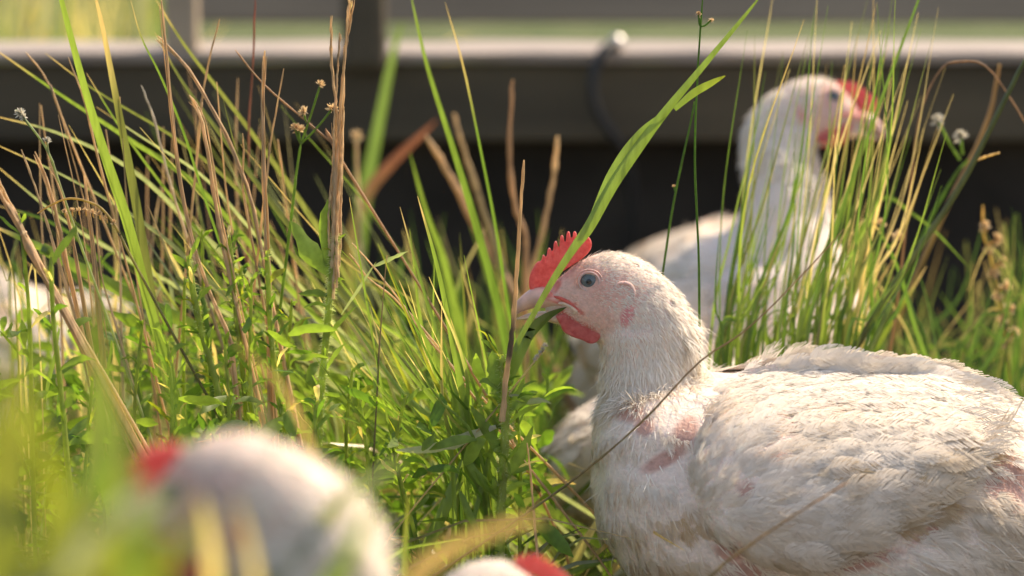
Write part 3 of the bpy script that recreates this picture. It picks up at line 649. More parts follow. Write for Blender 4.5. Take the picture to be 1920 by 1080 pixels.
def blade_geo(pts, Y, wpx, c0, c1=None, Y2=None, rootit=True, face=None, S=26, fold=.28, brown=0.0, r=rng, c2=None, wprof=None):
    p = rooted(pts, Y, Y2) if rootit else np.array([W(x, y, q) for (x, y), q in zip(pts, np.linspace(Y, Y if Y2 is None else Y2, len(pts)))])
    p = spline(p, S)[None]; t = np.linspace(0, 1, S)
    wd = (wpx/2/scale_at(Y))*(np.minimum(1, (1-t)**.62*1.55))*(.55+.45*np.minimum(1, t*3)); wd = np.maximum(wd, .00012)
    if wprof: wd = wd*np.interp(t, np.linspace(0, 1, len(wprof)), wprof)
    A = colr(c0, r); B = colr(c1 or c0, r); C = A+(B-A)*(t[:, None]**1.6)
    if brown: C = C+(np.array(CT[c2 or 'b'][1])-C)*sstep(1-brown, 1-brown*.4, t)[:, None]
    if face is None: face = norm(np.array([r.normal(-.55, .3), -1, r.normal(.0, .3)]))
    return ribbons(p, wd[None], np.array([face]), C[None], fold=fold)
def stalk_geo(pts, Y, wpx, c0, c1=None, Y2=None, rootit=True, S=28, k=7, taper=.45, r=rng, rough=.12):
    p = rooted(pts, Y, Y2) if rootit else np.array([W(x, y, q) for (x, y), q in zip(pts, np.linspace(Y, Y if Y2 is None else Y2, len(pts)))])
    p = spline(p, S); t = np.linspace(0, 1, S); p = p+r.normal(0, wpx/scale_at(Y)*rough*.4, p.shape)
    rad = wpx/2/scale_at(Y)*(1-(1-taper)*t)*(1+r.normal(0, rough, S)); rad[-1] *= .5
    A = colr(c0, r); B = colr(c1 or c0, r); C = (A+(B-A)*t[:, None])*(1+r.normal(0, .12, (S, 1)))
    return tube(p, rad, np.clip(C, .01, .9), k)
def baseloc(t): V = t[0]; i = V[:, 2].argmin(); return (float(V[i, 0]), float(V[i, 1]), 0)
def thing(name, label, cat, group, geos, mat):
    b = Bag(); [b.add(g) for g in geos]; o = b.build(name, mat, loc=baseloc(geos[0])); return tag(o, label, cat, group)

GA = 'long grass blades standing singly'
BL = [ # label, pts base->tip, Y, width, c0, c1, brown
 ('broad bright green blade leaning left beside its olive twin at the left', [(285, 590), (240, 420), (200, 300), (160, 170), (115, 0), (100, -60)], 1.32, 27, 'G', 'G', 0),
 ('olive blade with a brown tip right of the broad bright green blade', [(292, 600), (262, 420), (240, 300), (215, 170), (190, 40), (172, -30)], 1.34, 20, 'o', 'o', .35),
 ('very thin green blade with a dark kink near the top left', [(400, 420), (345, 250), (300, 140), (265, 70), (245, 0)], 1.34, 5.5, 'g', 'G', .2),
 ('long green blade rising from beside the beak to the top edge, left one of two', [(965, 740), (940, 600), (895, 430), (850, 280), (800, 120), (768, -20)], 1.45, 17, 'g', 'G', 0),
 ('long thin green blade with a brownish tip, right one of two above the centre', [(965, 640), (950, 560), (930, 430), (905, 300), (870, 130), (835, 5)], 1.42, 10, 'g', 'g', .25),
 ('blurred short green blade behind the centre with a blunt tip', [(850, 560), (830, 480), (800, 400), (768, 285)], 1.6, 20, 'G', 'G', 0),
 ('red tipped blurred blade bending right in front of the dark shade sheet', [(655, 560), (662, 440), (690, 360), (735, 305), (780, 262), (822, 222)], 2.0, 34, 'o', 'r', .5),
 ('wide blurred green blade crossing the pen rail left of centre', [(660, 620), (680, 400), (705, 260), (735, 110), (755, 40)], 2.05, 38, 'g', 'G', 0),
 ('upright green blade at the bottom edge between the two blurred hens', [(757, 1120), (761, 1000), (766, 928)], 1.08, 13, 'G', 'y', 0),
 ('straw and green blade leaning against the breast of the big hen', [(1055, 1090), (1085, 1035), (1132, 958)], 1.36, 34, 'G', 's', 0),
 ('green blade standing under the breast of the big hen', [(1138, 1110), (1140, 1040), (1143, 970)], 1.37, 28, 'g', 'G', 0),
 ('long bright green blade crossing in front of the upright hen', [(1485, 660), (1530, 520), (1575, 400), (1640, 220), (1722, 0), (1735, -40)], 1.42, 9, 'G', 'g', 0),
 ('green blade slanting right behind the back of the big hen', [(1745, 690), (1712, 600), (1690, 520), (1662, 455), (1625, 400)], 1.44, 9, 'g', 'g', .15),
 ('orange tipped blade right of the rushes', [(1625, 680), (1680, 590), (1712, 540), (1738, 498)], 1.48, 10, 'G', 'y', .3),
 ('green leaf blade falling right from the rushes towards the dark shade sheet', [(1590, 640), (1600, 480), (1652, 372), (1710, 400), (1760, 440), (1815, 500)], 1.5, 9, 'G', 'g', 0),
 ('curled straw coloured leaf lying near the ground left of the big hen', [(985, 940), (1005, 918), (1032, 903), (1060, 903), (1080, 908)], 1.34, 18, 'G', 's', .4),
 ('small arched green blade above the bottom centre hen', [(1005, 1045), (1030, 1022), (1060, 1006), (1092, 1000)], 1.25, 9, 'y', 'G', .15),
]
for lab, pts, Y, wp, c0, c1, br in BL:
    thing('grass_plant', lab, 'grass blade', GA, [blade_geo(pts, Y, wp, c0, c1, brown=br, c2='r' if c1 == 'r' else None)], M_GRASS)
# broad bent blade held in the beak: fold through the bill, torn strip, side leaf
face = norm(np.array([-.6, -1, -.6]))
g = [blade_geo([(952, 720), (968, 650), (1000, 590), (1040, 520), (1078, 462), (1105, 425), (1150, 345), (1205, 265), (1255, 200), (1330, 110), (1400, 25), (1432, -15)], 1.275, 27, 'G', 'G', face=face, S=60, wprof=[.5, .5, .42, .40, .55, .85, 1, .9, .75, .6]),
     blade_geo([(1100, 432), (1145, 330), (1200, 250), (1262, 200)], 1.277, 17, 'G', 'G', rootit=False, face=face),
     blade_geo([(1265, 205), (1300, 175), (1335, 155), (1360, 142)], 1.275, 15, 'G', 'y', rootit=False, face=face)]
thing('grass_plant', 'broad green blade crossing the beak of the big hen and reaching the top edge', 'grass blade', GA, g, M_GRASS)
thing('grass_plant', 'short dark green fold of grass clamped inside the open beak', 'grass blade', GA, [blade_geo([(972, 662), (985, 632), (1008, 608), (1032, 590), (1062, 576)], 1.288, 27, 'G', 'd', rootit=True, face=face)], M_GRASS)

GS = 'dry straw stalks standing singly'
ST = [
 ('cracked straw stalk sweeping from the top left down into the leafy weeds', [(440, 700), (433, 640), (387, 530), (354, 420), (333, 296), (315, 130), (303, 0)], 1.30, 11, 's', 's', 0),
 ('straw stalk slanting steeply right in the middle of the left tangle', [(490, 470), (474, 385), (437, 281), (400, 207), (352, 126), (296, 67)], 1.33, 10, 's', 's', 0),
 ('short split straw stalk with a rough bent top in the left tangle', [(432, 520), (407, 400), (385, 260), (372, 210), (356, 178)], 1.31, 13, 's', 's', 0),
 ('thin pale stalk with a pointed tip just under the left rail', [(372, 260), (378, 190), (392, 115), (412, 35)], 1.36, 7, 's', 's', 0),
 ('thick brown stalk with forked top left of the tallest straw bundle', [(505, 640), (503, 560), (497, 400), (492, 210), (497, 95)], 1.31, 15, 'b', 's', 0),
 ('thin straw spike just right of the thick brown forked stalk', [(500, 330), (504, 290), (518, 207), (532, 128)], 1.33, 6, 's', 's', 0),
 ('thin dark red-brown stem crossing towards the tallest straw bundle', [(640, 300), (622, 268), (500, 163), (441, 93)], 1.34, 7, 'b', 'b', 0),
 ('thin reddish stem rising over the pen rail', [(466, 320), (467, 222), (474, 122), (479, -10)], 1.42, 7, 'b', 'r', 0),
 ('pair of short dry spikes left of the broad bright green blade', [(185, 300), (159, 193), (128, 107)], 1.33, 7, 's', 's', 0),
 ('fine straw stalk leaning left above the silver blades', [(120, 230), (100, 175), (75, 130), (48, 98)], 1.38, 6, 's', 's', 0),
 ('thick dry stalk leaning left at the very left edge', [(85, 520), (40, 430), (0, 360), (-30, 300)], 1.24, 24, 's', 's', 0),
 ('dry stalk in the bundle at the left edge, leftmost of three', [(118, 520), (92, 430), (62, 340), (40, 280)], 1.30, 9, 's', 's', 0),
 ('dry stalk in the bundle at the left edge, middle of three', [(135, 540), (112, 430), (88, 340), (66, 285)], 1.31, 12, 's', 's', 0),
 ('dry stalk in the bundle at the left edge, rightmost of three', [(155, 560), (135, 440), (110, 350), (92, 300)], 1.30, 11, 'b', 's', 0),
 ('upright dry stalk left of the broad green blade base', [(182, 560), (174, 470), (165, 400), (158, 330)], 1.31, 11, 's', 's', 0),
 ('grey straw stalk in the left tangle with a frayed end', [(345, 430), (318, 340), (290, 230), (265, 160)], 1.38, 9, 's', 'w', 0),
 ('thin straw stalk beside the split stalk', [(470, 440), (455, 350), (457, 290), (455, 250)], 1.33, 7, 's', 's', 0),
 ('tall blurred dry stalk behind the centre', [(985, 520), (985, 440), (966, 390), (955, 300), (958, 210), (961, 150)], 1.62, 17, 'b', 'b', 0),
 ('blurred dry stalk leaning right behind the comb', [(985, 560), (1003, 490), (1025, 400), (1040, 320), (1046, 255)], 1.66, 20, 'b', 's', 0),
 ('blurred short dry stalk behind the two long green blades, left one', [(880, 400), (850, 340), (820, 290), (800, 255)], 1.75, 22, 'b', 's', 0),
 ('blurred short dry stalk behind the two long green blades, right one', [(920, 440), (892, 350), (866, 270), (850, 212)], 1.75, 18, 'o', 's', 0),
 ('grey blurred seed stem in front of the dark shade sheet left of centre', [(676, 520), (675, 420), (671, 330), (668, 262)], 1.72, 13, 'v', 's', 0),
 ('thin brown stalk slanting from the centre tuft up left, upper one', [(885, 740), (825, 655), (770, 590), (700, 500), (660, 455)], 1.29, 7, 's', 's', 0),
 ('thin brown stalk slanting from the centre tuft up left, lower one', [(860, 700), (790, 620), (740, 560), (690, 520), (655, 475)], 1.31, 7, 's', 's', 0),
 ('thin straw stem standing above the bottom centre hen', [(1010, 1060), (1004, 1000), (996, 900), (988, 830)], 1.24, 8, 's', 's', 0),
 ('dark thin green stem standing left of the centre tuft', [(706, 760), (712, 640), (720, 540), (726, 478)], 1.28, 5, 'd', 'b', 0),
 ('arched red-brown dry stalk at the top right', [(1700, 420), (1722, 230), (1760, 135), (1800, 115), (1850, 125), (1895, 185), (1925, 235)], 1.46, 6, 'b', 'b', 0),
 ('thin green and brown stem crossing in front of the neck of the big hen', [(985, 965), (1110, 872), (1210, 785), (1310, 680), (1400, 618), (1500, 520), (1582, 430)], 1.215, 6.5, 'o', 'b', 0),
 ('blurred olive stem crossing low in front of the body of the big hen', [(1300, 1110), (1360, 1055), (1450, 992), (1530, 940), (1592, 903)], 1.10, 9, 'o', 'b', 0),
]
for i, (lab, pts, Y, wp, c0, c1, _) in enumerate(ST):
    wp = wp*.85; geos = [stalk_geo(pts, Y, wp, c0, c1)]
    if wp >= 8.5 and Y < 1.4:
        for k in range(3):
            o1, o2 = rng.normal(0, wp*.35, 2); e = rng.random()*.25
            pp = [(x+o1+(o2-o1)*j/len(pts), y+e*60*(j == len(pts)-1)) for j, (x, y) in enumerate(pts)]
            geos.append(stalk_geo(pp, Y-.002+.004*rng.random(), wp*.42, 's', 's', rough=.2))
    thing('dry_stalk', lab, 'dry stalk', GS, geos, M_STRAW)

r_ = np.random.default_rng(99); LD = ['left of', 'right of', 'behind', 'in front of']
b_ = Bag()
for k in range(22):
    x0 = r_.uniform(20, 600); y1 = r_.uniform(120, 420); x1 = x0-r_.normal(35, 40); Yk = r_.uniform(1.31, 1.55); xm = (x0+x1)/2+r_.normal(0, 9)
    b_.add(stalk_geo([(x0, 640), (xm, (640+y1)/2), (x1, y1)], Yk, r_.uniform(3, 8), r_.choice(['s', 's', 'b', 'w']), 's', r=r_, rough=.15, S=16, k=5))
o_ = b_.build('straw_tussock', M_STRAW, loc=(float(W(300, 600, 1.4)[0]), 1.4, 0)); tag(o_, 'thin dry straw stubble scattered through the left tangle', 'straw tussock', 'grass and rush tussocks')
# tall weed with straw sheath: stem, sheath, foliage
def leaf_geo(p0, d, L, wd, c, r, droop=.3, S=9, face=None):
    t = np.linspace(0, 1, S)[:, None]; d = norm(np.asarray(d, float)); g = np.array([0, 0, -1.])
    wob = norm(r.normal(size=3)); p = p0+d*L*t+g*L*droop*t**2+wob*L*.10*np.sin(t*r.uniform(3, 7)+r.random()*6)*t; wv = wd*np.sin(np.pi*np.clip(t[:, 0]*.93+.06, 0, 1))**.8; wv = wv*(1+r.normal(0, .13, S)); wv[-1] = wd*.05
    f = face if face is not None else norm(np.array([r.normal(-.6, .5), -1+r.normal(0, .3), -.2+r.normal(0, .4)]))
    C = np.tile(c*(1+r.normal(0, .1)), (S, 1)); return ribbons(p[None], wv[None], np.array([f]), C[None], fold=.3)
def weed(label, pts, Y, wpx, leaves, llen, lw, c='G', seed=0, group='leafy weeds', hairs=0, lo=.25, hi=1.0, name='weed', sc=None, extra=None, cluster=0):
    r = np.random.default_rng(seed); sg = stalk_geo(pts, Y, wpx, 'p', 'p', rough=.04, r=r, taper=.7)
    base = baseloc(sg); root = tag(empty(name, base), label, 'weed', group); base = np.array(base)
    b = Bag(); b.add((sg[0]-base, sg[1], sg[2]))
    path = spline(rooted(pts, Y), 60)-base
    if hairs:
        n = hairs; i = r.integers(8, 60, n); d = norm(r.normal(size=(n, 3))*np.array([1, 1, .35])); rad = wpx/2/scale_at(Y)
        p0 = path[i]+d*rad*.7; Pt = np.stack([p0, p0+d*.0012, p0+d*.0024+np.array([0, 0, -.0003])], 1)
        b.add(ribbons(Pt, np.tile([.00007, .00006, .00003], (n, 1)), np.tile([0, -1., 0], (n, 1)), np.tile([.6, .62, .5], (n, 3, 1)), 0))
    b.build('stem', M_LEAF, root)
    f = Bag(); ang = r.random()*6.28
    leaves = int(leaves*1.7)
    for k in range(leaves):
        t = lo+(hi-lo)*(k+.5)/leaves; i = min(59, int(t*59)); ang += 2.4+r.normal(0, .3); up = .25+.75*t
        d = np.array([math.cos(ang), math.sin(ang)*.6, .55+up+r.normal(0, .25)]); L = llen/scale_at(Y)*(1-.35*t)*r.uniform(.4, 1.5)
        cc = colr(r.choice([c, 'G', 'y', 'g', 's'], p=[.45, .25, .14, .10, .06]), r); f.add(leaf_geo(path[i], d, L, lw*.27/scale_at(Y)*(1+r.normal(0, .3)), cc, r, droop=.15+.5*r.random()))
        if cluster and k % 2 == 0:
            for _ in range(cluster):
                d2 = norm(d+r.normal(0, .6, 3)); f.add(leaf_geo(path[i]+norm(d)*L*.15, d2, L*.45, lw*.3/scale_at(Y), colr(c, r), r, droop=.2))
    if extra:
        for (a, b_, wv, cx) in extra:
            p0, p1 = W(*a, Y)-base, W(*b_, Y)-base; d = p1-p0
            f.add(leaf_geo(p0, d, np.linalg.norm(d), wv/2/scale_at(Y), colr(cx, r), r, droop=.0, S=12, face=norm(np.array([.1, -1, .3]))))
    f.build('foliage', M_LEAF, root); return root
tall = weed('tall hairy green weed stem topped by a split bundle of straw, left of centre', [(596, 860), (602, 740), (615, 600), (624, 500), (628, 440)], 1.29, 17, 7, 60, 12, seed=3, hairs=1400, lo=.3, hi=.98, name='tall_weed',
     extra=[((622, 520), (543, 420), 34, 'G'), ((612, 500), (608, 362), 20, 'G'), ((618, 555), (560, 545), 14, 'G'), ((608, 640), (665, 575), 9, 'G'), ((640, 590), (700, 500), 6, 'v'), ((700, 500), (762, 472), 8, 'v'), ((606, 700), (650, 640), 8, 'G')])
bs_ = np.array(tall.location); bb = Bag()
for pts, wp in (([(624, 560), (625, 470), (634, 300), (640, 190), (650, 60), (655, -10)], 9), ([(630, 520), (632, 400), (634, 250), (622, 120), (620, 30)], 8), ([(632, 500), (637, 380), (642, 250), (648, 100), (663, 0)], 9), ([(626, 500), (628, 330), (630, 180), (638, 62)], 9), ([(622, 500), (624, 380), (626, 270), (628, 170)], 8), ([(629, 540), (635, 420), (640, 300), (643, 200)], 8), ([(620, 480), (618, 400), (626, 300), (622, 230)], 5)):
    for q in range(2):
        pp = [(x+rng.normal(0, 2), y) for x, y in pts]; V, F, C = stalk_geo(pp, 1.288+rng.random()*.006, wp*.85, 's', 's', rootit=False, rough=.2, S=40, taper=.35); bb.add((V-bs_, F, C))
bb.build('straw_sheath', M_STRAW, tall)

bw = weed('leafy green weed with a dry blackened top standing against the beak tip', [(938, 1010), (942, 900), (948, 780), (940, 665)], 1.27, 22, 16, 120, 15, seed=11, hairs=700, lo=.35, cluster=2,
     extra=[((945, 740), (925, 655), 34, 'G'), ((950, 740), (1035, 760), 13, 'v'), ((955, 770), (1010, 730), 18, 'G'), ((930, 800), (745, 850), 22, 'w'), ((940, 860), (890, 760), 22, 'G'), ((948, 900), (1000, 800), 22, 'G'), ((945, 800), (985, 700), 15, 'G'), ((935, 940), (870, 850), 20, 'G')])
V, F, C = stalk_geo([(942, 790), (948, 720), (958, 640), (964, 590), (970, 500), (976, 400), (982, 300)], 1.262, 12, 's', 's', rootit=False, rough=.10, S=30); C = C*(1-.75*(blobs(topx(V), [(958, 640, 14, 50, 0)]))[:, None]); bb = Bag(); bb.add((V-np.array(bw.location), F, C)); bb.build('dry_top', M_STRAW, bw)
SP = [([(560, 900), (525, 760), (508, 620), (500, 470)], 1.30, 14, 21, 75, 14), ([(430, 900), (410, 740), (372, 600), (352, 480)], 1.29, 16, 18, 85, 15), ([(470, 880), (455, 700), (440, 560), (430, 440)], 1.31, 13, 20, 70, 13),
      ([(520, 880), (470, 760), (455, 600), (452, 500)], 1.34, 12, 22, 75, 14), ([(130, 900), (115, 740), (100, 600), (95, 480)], 1.22, 13, 9, 120, 26), ([(60, 800), (55, 600), (45, 480), (35, 400)], 1.24, 10, 6, 95, 20),
      ([(600, 1000), (598, 900), (590, 800), (596, 750)], 1.26, 12, 16, 80, 17), ([(330, 1000), (325, 860), (330, 760), (322, 680)], 1.30, 12, 18, 85, 16), ([(700, 960), (690, 860), (680, 790), (672, 730)], 1.28, 10, 15, 70, 14),
      ([(850, 1000), (862, 900), (880, 800), (905, 720)], 1.29, 10, 15, 80, 12)]
LB = ['bushy weed right of the thick brown stalk', 'weed with a curled ragged top in the left middle', 'dense leafy weed between the two ragged ones', 'dark leafy weed behind the dense clump', 'broad leaved weed at the left, out of focus', 'small weed at the far left edge',
      'low weed at the foot of the tall hairy stem', 'low shaded weed under the left tangle', 'small toothed weed above the blurred hen', 'thin weed inside the centre grass tuft']
for i, (s_, lb) in enumerate(zip(SP, LB)):
    weed(lb, s_[0], s_[1], s_[2], s_[3], s_[4], s_[5], seed=30+i, hairs=250 if i < 4 else 0, cluster=1 if i < 4 else 0, c='G' if i % 3 else 'g')

WL = ['small weed under the bent straw at the centre left', 'small weed tight against the ragged weed', 'small weed just right of the thick brown stalk', 'small weed left of the foot of the tall hairy stem', 'small weed below the pair of broad olive blades', 'small weed above the comb of the near hen', 'small weed right of the foot of the tall hairy stem', 'small weed left of the foot of the centre tuft', 'small weed between the two broad blades at the left', 'small weed between the beak stalk and the hen breast', 'low weed among the yellow blurred blades', 'small weed directly above the back of the near hen']
for i, (x_, yt, Yk, nl) in enumerate([(350, 520, 1.33, 14), (395, 430, 1.36, 16), (480, 520, 1.30, 16), (540, 560, 1.33, 14), (250, 600, 1.30, 14), (300, 640, 1.27, 14), (650, 690, 1.30, 14), (760, 740, 1.28, 14), (200, 480, 1.38, 14), (980, 760, 1.29, 12), (170, 700, 1.25, 12), (430, 640, 1.26, 14)]):
    r_ = np.random.default_rng(200+i)
    weed(WL[i], [(x_+r_.normal(0, 15), 960), (x_+r_.normal(0, 12), (960+yt)/2), (x_+r_.normal(0, 8), yt)], Yk, 9, nl, 75, 13, seed=200+i, lo=.3, c='G', group='small weeds deep in the tangle', cluster=1)
# stems with small flower or seed heads
def seedstem(label, pts, Y, wpx, heads, c0='g', c1='g', hc='w', seed=0):
    r = np.random.default_rng(seed); sg = stalk_geo(pts, Y, wpx, c0, c1, rough=.04, r=r, taper=.6); base = np.array(baseloc(sg))
    root = tag(empty('seed_stem', tuple(base)), label, 'seed stem', 'thin stems with seed heads')
    b = Bag(); b.add((sg[0]-base, sg[1], sg[2])); hb = Bag()
    for (a, q, rad) in heads:
        P0, P1 = W(*a, Y)-base, W(*q, Y)-base; b.add(tube(spline([P0, (P0+P1)/2+np.array([0, 0, -.001]), P1], 8), wpx*.3/scale_at(Y), colr(c1, r), 6))
        n = 26; d = norm(r.normal(size=(n, 3))+np.array(norm(P1-P0))*1.1); L = rad/scale_at(Y); Pt = np.stack([np.tile(P1, (n, 1)), P1+d*L*.7, P1+d*L*1.25], 1)
        hb.add(ribbons(Pt, np.tile([.4*L*.5, .4*L*.6, .05*L], (n, 1)), norm(r.normal(size=(n, 3))), np.tile(colr(hc, r), (n, 3, 1)), .3))
    b.build('stem', M_LEAF, root); hb.build('seed_head', M_STRAW, root)
seedstem('thin upright green stem with tiny buds at the top right of centre', [(1312, 640), (1310, 480), (1303, 300), (1308, 140), (1318, -10)], 1.30, 6, [((1312, 50), (1333, 38), 5), ((1312, 48), (1310, 28), 6)], hc='s')
seedstem('thin green stem leaning right behind the nape of the big hen', [(1238, 560), (1243, 510), (1265, 370), (1295, 230), (1302, 190)], 1.34, 6, [((1268, 360), (1264, 350), 4)], hc='s', seed=1)
seedstem('silvery stem with pale brown flower heads at the left edge', [(130, 400), (95, 295), (60, 240), (30, 205)], 1.30, 6, [((45, 225), (38, 213), 10), ((92, 288), (88, 265), 8), ((60, 240), (45, 220), 8)], c0='v', c1='v', seed=2)
seedstem('branching green stem with buds left of the tallest straw bundle', [(545, 420), (555, 330), (564, 270)], 1.34, 7, [((564, 270), (600, 160), 9), ((564, 270), (622, 205), 11), ((564, 270), (560, 245), 12), ((564, 270), (553, 240), 8), ((575, 230), (570, 210), 10)], c0='G', c1='G', hc='s', seed=3)
seedstem('stem with white fluffy heads at the right, beside the tall olive stem', [(1680, 560), (1740, 420), (1790, 330), (1815, 300)], 1.52, 9, [((1800, 300), (1760, 228), 13), ((1805, 290), (1802, 258), 13)], c0='g', c1='G', seed=4)
seedstem('thin stem with a pale split seed head behind the back of the big hen', [(1748, 760), (1735, 640), (1710, 580), (1690, 520), (1662, 465)], 1.46, 8, [((1662, 465), (1652, 420), 9), ((1662, 465), (1682, 445), 12)], c0='g', c1='g', hc='s', seed=5)
seedstem('weed stem with a column of yellowish seeds at the right edge', [(1900, 760), (1880, 600), (1862, 500), (1845, 440), (1843, 385)], 1.55, 8, [((1862+k*4, 500+k*22), (1868+k*4+(-1)**k*8, 492+k*22), 11) for k in range(-3, 8)], c0='g', c1='b', hc='s', seed=6)
seedstem('short stem with a pale bud beside the red-brown blurred blade', [(690, 560), (670, 400), (668, 270)], 1.8, 12, [((668, 270), (668, 258), 12)], c0='v', c1='v', hc='s', seed=7)
seedstem('drooping knotted seed stem in the left tangle', [(255, 500), (225, 440), (195, 395), (165, 378), (130, 372), (100, 382), (70, 400)], 1.29, 6, [((215-k*13, 425-k*9+k*k*.9), (213-k*13, 417-k*9+k*k*.9), 6) for k in range(8)], c0='o', c1='b', hc='s', seed=8)
seedstem('dry stem with broken white twig tip below the beak', [(985, 700), (1000, 680), (1012, 660), (1026, 642)], 1.27, 4, [((1000+k*5, 680-k*7), (1002+k*5, 676-k*7), 5) for k in range(5)], c0='b', c1='w', hc='w', seed=9)

# tall olive stem at the right
thing('reed_stem', 'thick olive green stem slanting to the top right corner', 'reed stem', None, [stalk_geo([(1560, 740), (1600, 660), (1700, 500), (1800, 350), (1870, 215), (1925, 105)], 1.42, 19, 'o', 'o', rough=.03), stalk_geo([(1590, 740), (1640, 640), (1672, 570)], 1.41, 16, 'o', 'G', rough=.03, taper=.7), stalk_geo([(1830, 300), (1860, 290), (1875, 286)], 1.42, 6, 's', 's', rootit=False)], M_GRASS)
thing('reed_stem', 'thinner blurred olive stem left of the thick olive one at the top right', 'reed stem', None, [stalk_geo([(1640, 740), (1700, 560), (1780, 380), (1850, 230), (1875, 120)], 1.56, 16, 'o', 'b', rough=.03)], M_GRASS)

def tuft(name, label, cat, N_, bx, by, Y, tipf, wr, cols, seed, S=16, brown=.5, bend=.12, curl=.0, group=None, tube_=False, kind=None):
    r = np.random.default_rng(seed); PP = []; WW = []; CC = []; FF = []
    t = np.linspace(0, 1, S)
    for k in range(N_):
        x0 = r.uniform(*bx); y0 = r.uniform(*by); Yk = r.uniform(*Y); tx, ty, dY = tipf(x0, r)
        a = W(x0, y0, Yk); a[2] = min(a[2], .03+.05*r.random()) if kind == 'stuff' else a[2]
        b_ = W(tx, ty, Yk+dY); mid = (a+b_)/2+np.array([r.normal(0, bend), 0, r.normal(0, bend*.3)])*np.linalg.norm(b_-a)*.5
        g0 = a.copy(); g0[2] = -.003; g0[0] -= (b_[0]-a[0])*.12
        pts = [g0, a, mid, b_] if a[2] > .02 else [np.array([a[0], a[1], -.003]), mid, b_]
        if curl and r.random() < curl: e = b_+(b_-mid)*.5; e[2] = b_[2]-abs(b_[2]-mid[2])*r.uniform(.1, .8); pts.append(e)
        PP.append(spline(pts, S)); wv = r.uniform(*wr)/2/scale_at(1.3)
        WW.append(np.maximum(wv*np.minimum(1, (1-t)**.7*1.5), .0001))
        ck = cols[r.integers(len(cols))]; c = colr(ck, r); C = np.tile(c, (S, 1))
        if r.random() < brown: C = C+(colr('s' if r.random() < .6 else 'b', r)-C)*sstep(r.uniform(.3, .8), 1.0, t)[:, None]
        CC.append(C); FF.append(norm(np.array([r.normal(-.5, .5), -1, r.normal(.0, .5)])))
    V, F, C = ribbons(np.array(PP), np.array(WW), np.array(FF), np.array(CC), .35)
    b = Bag(); b.add((V, F, C)); o = b.build(name, M_GRASS, loc=(float(V[:, 0].mean()), float(V[:, 1].mean()), 0))
    return tag(o, label, cat, group, kind)
TG = 'grass and rush tussocks'
# rushes behind the big hen
def rush_tip(x0, r): s = (x0-1330)/290; return (1430+s*285+r.normal(0, 38), r.choice([r.uniform(-30, 150), r.uniform(100, 330), r.uniform(300, 560)], p=[.36, .26, .38]), r.normal(0, .03))
tuft('rush_tussock', 'dense clump of green rushes with brown tips between the big hen and the upright hen', 'rushes', 92, (1325, 1620), (660, 780), (1.405, 1.46), rush_tip, (3, 8.5), ['G', 'G', 'g', 'g', 'o'], 50, brown=.3, bend=.06, S=20, group=TG)
tuft('dry_rush_tussock', 'straw coloured dry rush stems fanning up right of the upright hen head', 'dry rushes', 15, (1500, 1620), (560, 720), (1.42, 1.50), lambda x0, r: (x0*1.0+r.uniform(60, 190), r.uniform(0, 240), 0), (3.5, 6.5), ['s', 's', 'b'], 51, brown=.2, bend=.05, S=20, group=TG)
tuft('grass_tussock', 'broader fresh green blades at the foot of the rushes', 'grass tuft', 30, (1330, 1640), (660, 760), (1.41, 1.47), lambda x0, r: (x0+r.uniform(-10, 80), r.uniform(400, 620), 0), (9, 17), ['G', 'G', 'g'], 58, brown=.15, bend=.06, group=TG)
# centre tuft
tuft('grass_tussock', 'fresh green grass tuft fanning up left of the beak', 'grass tuft', 55, (840, 930), (860, 960), (1.27, 1.40), lambda x0, r: ((x0-r.uniform(20, 280)), r.uniform(400, 800), r.normal(0, .04)), (5, 14), ['G', 'G', 'g', 'y', 'G'], 52, brown=.2, bend=.10, group=TG)
b = Bag()
for pts, wv in (([(900, 900), (890, 860), (840, 690), (790, 530), (750, 388)], 11), ([(895, 880), (880, 800), (850, 650), (820, 500), (783, 368)], 17), ([(890, 900), (870, 850), (840, 720), (790, 620), (748, 525)], 14), ([(915, 870), (905, 780), (880, 700), (835, 570)], 10), ([(700, 640), (680, 520), (665, 430), (655, 370)], 6), ([(900, 940), (850, 800), (760, 690), (700, 600)], 12)): b.add(blade_geo(pts, 1.28, wv, 'G', 'G', brown=.1))
tag(b.build('grass_tussock', M_GRASS, loc=(float(W(895, 900, 1.28)[0]), 1.28, 0)), 'sharp bright green blades rising up left in the middle of the centre tuft', 'grass tuft', TG)
# sprawling tussock at the left
b = Bag()
for pts, wv, c in (([(720, 640), (578, 400), (463, 237), (350, 90), (290, -5)], 15, 'o'), ([(560, 560), (370, 350), (240, 260), (110, 175), (-20, 85)], 13, 'G'), ([(520, 560), (380, 440), (250, 320), (110, 250), (-20, 215)], 12, 'v'), ([(430, 560), (300, 440), (150, 345), (-20, 265)], 10, 'v'), ([(300, 520), (130, 420), (-20, 300)], 11, 'v'), ([(650, 560), (540, 420), (420, 260), (340, 150), (290, 60)], 11, 'o'), ([(600, 540), (450, 360), (330, 260), (180, 170), (85, 100)], 9, 'o'), ([(620, 600), (470, 430), (380, 330), (270, 260), (180, 200)], 9, 'v'), ([(400, 470), (240, 260), (162, 137)], 7, 'G'), ([(270, 560), (120, 430), (-20, 380)], 9, 'g'), ([(180, 520), (90, 470), (-20, 420)], 24, 'G')):
    b.add(blade_geo(pts, 1.38+rng.random()*.08, wv, c, c, brown=.12))
tag(b.build('grass_tussock', M_GRASS, loc=(float(W(500, 560, 1.4)[0]), 1.4, 0)), 'long arching grass blades sweeping from the middle to the upper left corner', 'grass tuft', TG)
